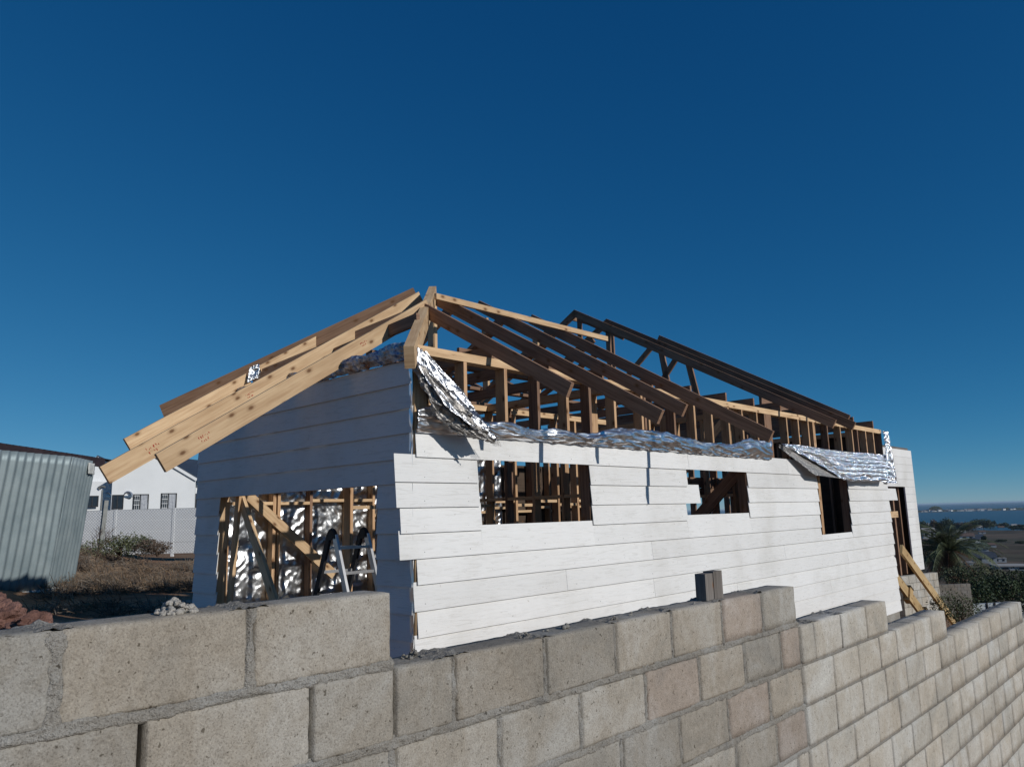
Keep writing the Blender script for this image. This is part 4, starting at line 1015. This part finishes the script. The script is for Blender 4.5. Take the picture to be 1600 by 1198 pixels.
# palm
pc = at(1474, 858, 40); R = random.Random(3)
palm = empty('palm_tree', Vector((pc.x, pc.y, gz(pc.x, pc.y)-.2)), 'feathery date palm with arching fronds right of the house', 'palm tree')
b = MB(); base = Vector((pc.x, pc.y, gz(pc.x, pc.y)-.3)); pts = [lerp(base, pc, i/6) for i in range(7)]; b.tube(pts, .34, .28, 12); b.build('trunk', BARK, palm)
for i in range(64):
    a = R.uniform(0, 6.28); el = R.uniform(.05, 1.35) if i > 12 else R.uniform(-.9, -.2); L = R.uniform(2.1, 3.0) * (1 if i > 12 else .8)
    b = MB(); hd = Vector((math.cos(a), math.sin(a), 0)); n = 18; p = pc.copy() + hd*.12; pts = [p.copy()]; e = el; L *= 1.0
    for k in range(n):
        p = p + (hd*math.cos(e) + ZV*math.sin(e))*L/n; e -= (.075 if i > 12 else .04); pts.append(p.copy())
    b.tube(pts, .022, .006, 4, cap=False); side = hd.cross(ZV)
    for k in range(2, n+1):
        dr = (pts[k] - pts[k-1]).normalized(); lf = .46*math.sin(math.pi*min(1, (k+1)/(n+2)))**.6
        for kk in (0, .5):
            pp = lerp(pts[k-1], pts[k], kk)
            for sg in (-1, 1):
                tip = pp + (side*sg*.8 + dr*.75 - ZV*.25 + Vector((R.uniform(-.12,.12),R.uniform(-.12,.12),R.uniform(-.1,.1))))*lf; wd = dr*.022
                b.tri(pp - wd, pp + wd, tip)
    b.build('frond', PALML if i > 12 else PALMD, palm)
# far trees, houses
def simple_tree(x, d, h, wdt, seed, lm, label, group, z=None):
    p = groundpt(x, d); 
    root = empty('tree', p, label, 'tree', group); b = MB(); cen = p + ZV*h*.6
    RR = random.Random(seed)
    for i in range(4): leafcloud(b, cen + Vector((RR.uniform(-.5,.5)*wdt, RR.uniform(-.4,.4)*wdt, RR.uniform(-.15,.25)*h)), (wdt*.5, wdt*.5, h*.32), 260, max(.12, d*.0013), seed*3+i)
    b.build('crown', lm, root); t = MB(); t.tube([p - ZV*.3, cen], h*.03, h*.015, 5); t.build('trunk', BARK, root)
def hit(x, y):
    """distance along the heading at which the view line meets the ground"""
    d = 6.0
    while d < 3500:
        v = at(x, y, d)
        if v.z <= gz(v.x, v.y): return d
        d *= 1.01
    return 3500
TG = 'trees on the slope down to the bay'
# bearing, foot height, top height, width (in view units at that distance), kind
TL = [(1441,838,813,16,0,'dark tree crown hard against the far wing'),(1453,834,812,14,1,'brownish tree left of the tallest crown above the palm'),(1464,836,811,18,0,'left half of the tall dark crown above the palm'),(1478,838,808,20,0,'tallest dark tree crown above the palm'),
      (1489,832,815,13,1,'brownish tree at the right shoulder of the tallest crown'),(1499,830,816,10,1,'small brown tree beside the tallest crown, nearer the fields'),(1508,832,815,13,1,'reddish brown tree at mid slope'),(1519,829,811,16,0,'dark spreading tree against the bay water'),(1532,829,810,20,0,'widest dark tree against the bay water'),
      (1545,826,813,13,0,'dark tree at the right end of the clump against the bay'),(1558,823,817,10,2,'low tree on the shore right of the dark clump'),(1566,825,816,11,0,'low dark shore tree left of the white shore house'),(1578,828,820,14,0,'dark tree below the white shore house'),(1592,829,819,16,0,'dark shore tree by the right edge'),
      (1530,846,836,6,0,'small dark tree standing alone left of the fields'),(1536,852,846,14,1,'brown hedge clump under the lone dark tree'),(1530,856,848,10,2,'olive bush clump at the corner of the fields'),(1512,850,842,10,2,'olive tree between the white houses'),(1556,845,842,14,2,'flat hedge in the middle of the fields'),(1585,848,844,18,2,'long low hedge at the right of the fields'),
      (1546,872,866,6,0,'dark little tree over the annex roof'),(1594,878,872,12,0,'dark bush clump beyond the flat roof at the right edge'),(1503,866,853,10,2,'olive tree at the tip of the right palm fronds'),(1496,830,822,8,0,'dark low tree between brown roofs'),(1450,850,838,10,1,'brown tree behind the left palm fronds')]
kinds = [LEAF, LEAFB, LEAFM]
for i, (x, yb, yt, wpx, k, lb) in enumerate(TL):
    d = hit(x, yb); p = at(x, yb, d); sc_ = d/1204.7; h = (yb-yt)*sc_; wd_ = wpx*sc_
    root = empty('tree', p, lb, 'tree', TG); b = MB(); RR = random.Random(i+50)
    for j in range(5): leafcloud(b, p + ZV*h*.58 + Vector((RR.uniform(-.5,.5)*wd_*.6, RR.uniform(-.4,.4)*wd_*.6, RR.uniform(-.12,.12)*h)), (wd_*.32, wd_*.32, h*.34), 330, sc_*1.3, i*9+j, shell=.2)
    b.build('crown', kinds[k], root); t = MB(); t.tube([p - ZV*.5, p + ZV*h*.6], wd_*.03, wd_*.02, 5); t.build('trunk', BARK, root)
ROOFG = plain('grey_fibre_roof', (.30,.29,.28), (.40,.39,.37), .8, .9, .1); ROOFB = plain('brown_roof', (.11,.075,.06), (.17,.12,.10), .8, .9, .1); WALLG = plain('grey_plaster', (.30,.33,.36), (.40,.43,.46), .5, .9, .05)
ROOFGR = plain('green_grey_roof', (.06,.085,.075), (.09,.12,.105), .8, .9, .1)
def hut(xl, xr, yb, ye, yr, wm, rm, label, doors=2, flat=False, yaw=.15, group='houses on the slope', deep=None):
    """a house standing on the slope: its left/right ends, foot, eave and ridge as seen from the road"""
    xm = (xl+xr)/2; d = hit(xm, yb); p = at(xm, yb, d); sc_ = d/1204.7; L = (xr-xl)*sc_/math.cos(yaw); hw = (yb-ye)*sc_; hr = max(.05, (ye-yr)*sc_); Dp = deep or L*.7
    root = empty('house', p, label, 'house', group); dx = Vector((math.cos(yaw-.55), math.sin(yaw-.55), 0)); dx = Vector((math.cos(yaw-.5), math.sin(yaw-.5), 0)); dy = Vector((-dx.y, dx.x, 0))
    fr_ = lambda a, b_, z: p + dx*a + dy*b_ + ZV*z
    b = MB(); b.box(fr_, -L/2, L/2, -Dp/2, Dp/2, -Dp*.12-.5, hw)
    if not flat:
        for s in (-1, 1):
            n = len(b.v); b.v += [fr_(s*L/2, -Dp/2, hw), fr_(s*L/2, Dp/2, hw), fr_(s*L/2, 0, hw+hr)]; b.f.append((n, n+1, n+2)); b.uv.append(((0,0),(1,0),(0,1))); b.mi.append(0)
    b.build('wall', wm, root)
    r = MB(); o = .04*L
    if flat: r.box(fr_, -L/2-o, L/2+o, -Dp/2-o, Dp/2+o, hw+.01, hw+max(.15, hr))
    else:
        for s in (-1, 1):
            e = [fr_(a, s*(Dp/2+o), hw - o*hr/(Dp/2)+.02) for a in (-L/2-o, L/2+o)]; t = [fr_(a, 0, hw+hr+.02) for a in (-L/2-o, L/2+o)]
            r.box8([e[0], e[0]+ZV*.15, t[0], t[0]+ZV*.15, e[1], e[1]+ZV*.15, t[1], t[1]+ZV*.15])
    r.build('roof', rm, root)
    for i in range(doors):
        a = -L/2 + L*(i+.5)/doors; c = MB(); c.box(fr_, a-L*.09, a+L*.09, -Dp/2-.05, -Dp/2+.05, hw*.35, hw*.8); c.build('window', DARKF, root)
    return root
hut(1511, 1541, 877, 868, 860, WALLG, ROOFD, 'grey house with a dark pitched roof below the palm fronds', 2)
hut(1542, 1558, 876, 870, 869, WALLG, ROOFG, 'small flat roofed annex beside the grey house', 2, True)
hut(1543, 1586, 887, 881, 879.5, WALLG, ROOFG, 'long low building with a pale flat roof at the right', 2, True, deep=9)
hut(1485, 1512, 842, 836, 832, WHITEW, ROOFB, 'white house glimpsed right of the palm crown', 3)
hut(1513, 1523, 846, 841, 838, WHITEW, ROOFD, 'small white house right of the glimpsed white one', 2)
hut(1437, 1454, 840, 829, 824, WHITEW, ROOFG, 'white walled house behind the left palm fronds', 2)
hut(1495, 1530, 860, 855, 847, WALLG, ROOFGR, 'wide green grey roof above the grey house', 1)
hut(1486, 1506, 880, 877, 875, WALLG, ROOFG, 'flat pale roof just above the sunlit bush', 1, True)
hut(1506, 1527, 840, 837, 834, WALLG, ROOFD, 'dark roofed house behind the small white one', 1)
hut(1534, 1542, 821, 818, 816, WHITEW, ROOFG, 'bright white cottage on the shore under the dark clump', 1)
hut(1576, 1583, 824, 820, 818, WHITEW, ROOFG, 'white gabled cottage on the shore, the left of the pair at the right', 1)
hut(1584, 1590, 824, 820, 818.5, WHITEW, ROOFB, 'white gabled cottage on the shore, the right of the pair at the right', 1)
hut(1547, 1553, 822, 819.5, 818, WHITEW, ROOFG, 'tiny white cottage on the shore left of the shore pair', 1)
hut(1484, 1494, 828, 824, 821, WALLG, ROOFB, 'brown roofed house beside the tallest tree crown', 1)
hut(1496, 1506, 826, 822, 819, WALLG, ROOFG, 'pale roofed house right of the tallest tree crown', 1)
hut(1507, 1517, 824, 821, 818.5, WALLG, ROOFB, 'brown roofed house before the reddish tree', 1)
hut(1440, 1449, 824, 820, 817, WALLG, ROOFG, 'pale roof peeping over the crown beside the far wing', 1)
hut(1555, 1563, 826, 823, 821, WALLG, ROOFB, 'low brown roof between the shore trees', 1)
hut(1456, 1466, 827, 823, 820, WALLG, ROOFB, 'brown roof half hidden by the tall dark crown above the palm', 1)
hut(1468, 1480, 824, 821, 818, WALLG, ROOFGR, 'green grey roof between the tall crowns above the palm', 1)
hut(1519, 1530, 826, 823, 820, WALLG, ROOFG, 'pale roof in front of the spreading tree by the bay', 1)
hut(1524, 1533, 833, 830, 828, WALLG, ROOFB, 'brown roofed hut at the top left corner of the fields', 1)
hut(1474, 1486, 848, 843, 839, WALLG, ROOFG, 'pale roof seen through the upper palm fronds', 1)
hut(1528, 1545, 853, 849.5, 847, WALLG, ROOFB, 'low brown farm shed at the left end of the fields', 1)
hut(1567, 1575, 823, 820.5, 819, WALLG, ROOFD, 'dark roofed shore house left of the white cottage pair', 1)
hut(1592, 1600, 826, 822, 820, WALLG, ROOFG, 'grey shore house at the right edge', 1)
hut(1490, 1502, 834, 830, 827, WALLG, ROOFG, 'pale brown roof just above the glimpsed white house', 1)
# land spit with a town across the bay
RR = random.Random(9)
sp = MB()
def fn(s, t):
    x = lerp(1380, 1680, s); d = lerp(5100, 5900, t) + 120*nz(s*7, 0, 0, 1); p = polar(x, d); p.z = -51 + 4.2*math.sin(math.pi*min(1, max(0, t)))*(.7+.6*nz(s*20, t, 0, 1)); return p
sp.grid(fn, 160, 10)
tag(sp.build('land_spit', plain('spit_soil', (.05,.055,.04), (.12,.11,.085), .01, .95, 0), None, True), kind='structure')
TW = 'town buildings on the spit'
for i in range(64):
    x = RR.choice([RR.uniform(1495, 1545), RR.uniform(1495, 1620), RR.uniform(1435, 1490), RR.uniform(1500, 1570)]); d = RR.uniform(5280, 5500); p = polar(x, d, -49.0)
    Lb, hb_ = RR.uniform(10, 26), RR.uniform(5, 13); b = MB(); yw = RR.uniform(-.4, .4); dx = Vector((math.cos(yw), math.sin(yw), 0)); dy = Vector((-dx.y, dx.x, 0))
    fr_ = lambda a, b_, z: p + dx*a + dy*b_ + ZV*z
    b.box(fr_, -Lb/2, Lb/2, -6, 6, -2, hb_*.7)
    b.box8([fr_(-Lb/2, -6.3, hb_*.7), fr_(-Lb/2, -6.3, hb_*.72), fr_(-Lb/2, 6.3, hb_*.7), fr_(-Lb/2, 0, hb_), fr_(Lb/2, -6.3, hb_*.7), fr_(Lb/2, -6.3, hb_*.72), fr_(Lb/2, 6.3, hb_*.7), fr_(Lb/2, 0, hb_)], 1)
    o = b.build('town_building', [WHITEW if RR.random() < .4 else WALLG, [ROOFG, ROOFB, ROOFD][i % 3]], None); tag(o, 'tiny far off building of the town strip across the bay', 'building', TW)
b = MB()
for i in range(5200):
    big = RR.random() < .35; x = RR.uniform(1452, 1472) if big else RR.uniform(1430, 1640)
    top = 10*(.4+.6*abs(nz(x, 0, 0, .09))*2) if not big else 30*math.sqrt(max(0, 1-((x-1461)/11)**2))
    c = polar(x, RR.uniform(5500, 5700), -49 + RR.uniform(0, top)); a = Vector((RR.uniform(-1,1), RR.uniform(-.3,.3), RR.uniform(-1,1))).normalized()*RR.uniform(3, 6); e = a.cross(Vector((0,1,0))).normalized()*RR.uniform(2, 4)
    b.quad(c-a, c-e, c+a, c+e)
tag(b.build('far_shore_trees', LEAF, None), 'dark band of trees along the spit across the bay', 'trees', kind='stuff')
b = MB(); b.box8([polar(1580, 8200, -50), polar(1580, 8200, -38), polar(1580, 8220, -50), polar(1580, 8220, -38), polar(1680, 8200, -50), polar(1680, 8200, -38), polar(1680, 8220, -50), polar(1680, 8220, -38)])
tag(b.build('long_white_building', WHITEW, None), 'long white low building on the horizon at the right edge', 'building')

# ------------------------------------------------------------------ sea air
hz_ = MB(); fr_ = lambda x, y, z: Vector((x, y, z)); hz_.box(fr_, -27000, 61000, -4200, 51000, -58, 6.5)
hm = bpy.data.materials.new('sea_air'); hm.use_nodes = True; hn = hm.node_tree; hn.nodes.clear()
ho = hn.nodes.new('ShaderNodeOutputMaterial'); hv = hn.nodes.new('ShaderNodeVolumePrincipled'); hv.inputs['Color'].default_value = (.62, .80, 1.0, 1); hv.inputs['Density'].default_value = 3.2e-5; hv.inputs['Anisotropy'].default_value = 0.0
hn.links.new(hv.outputs[0], ho.inputs['Volume'])
tag(hz_.build('haze', hm), kind='stuff')
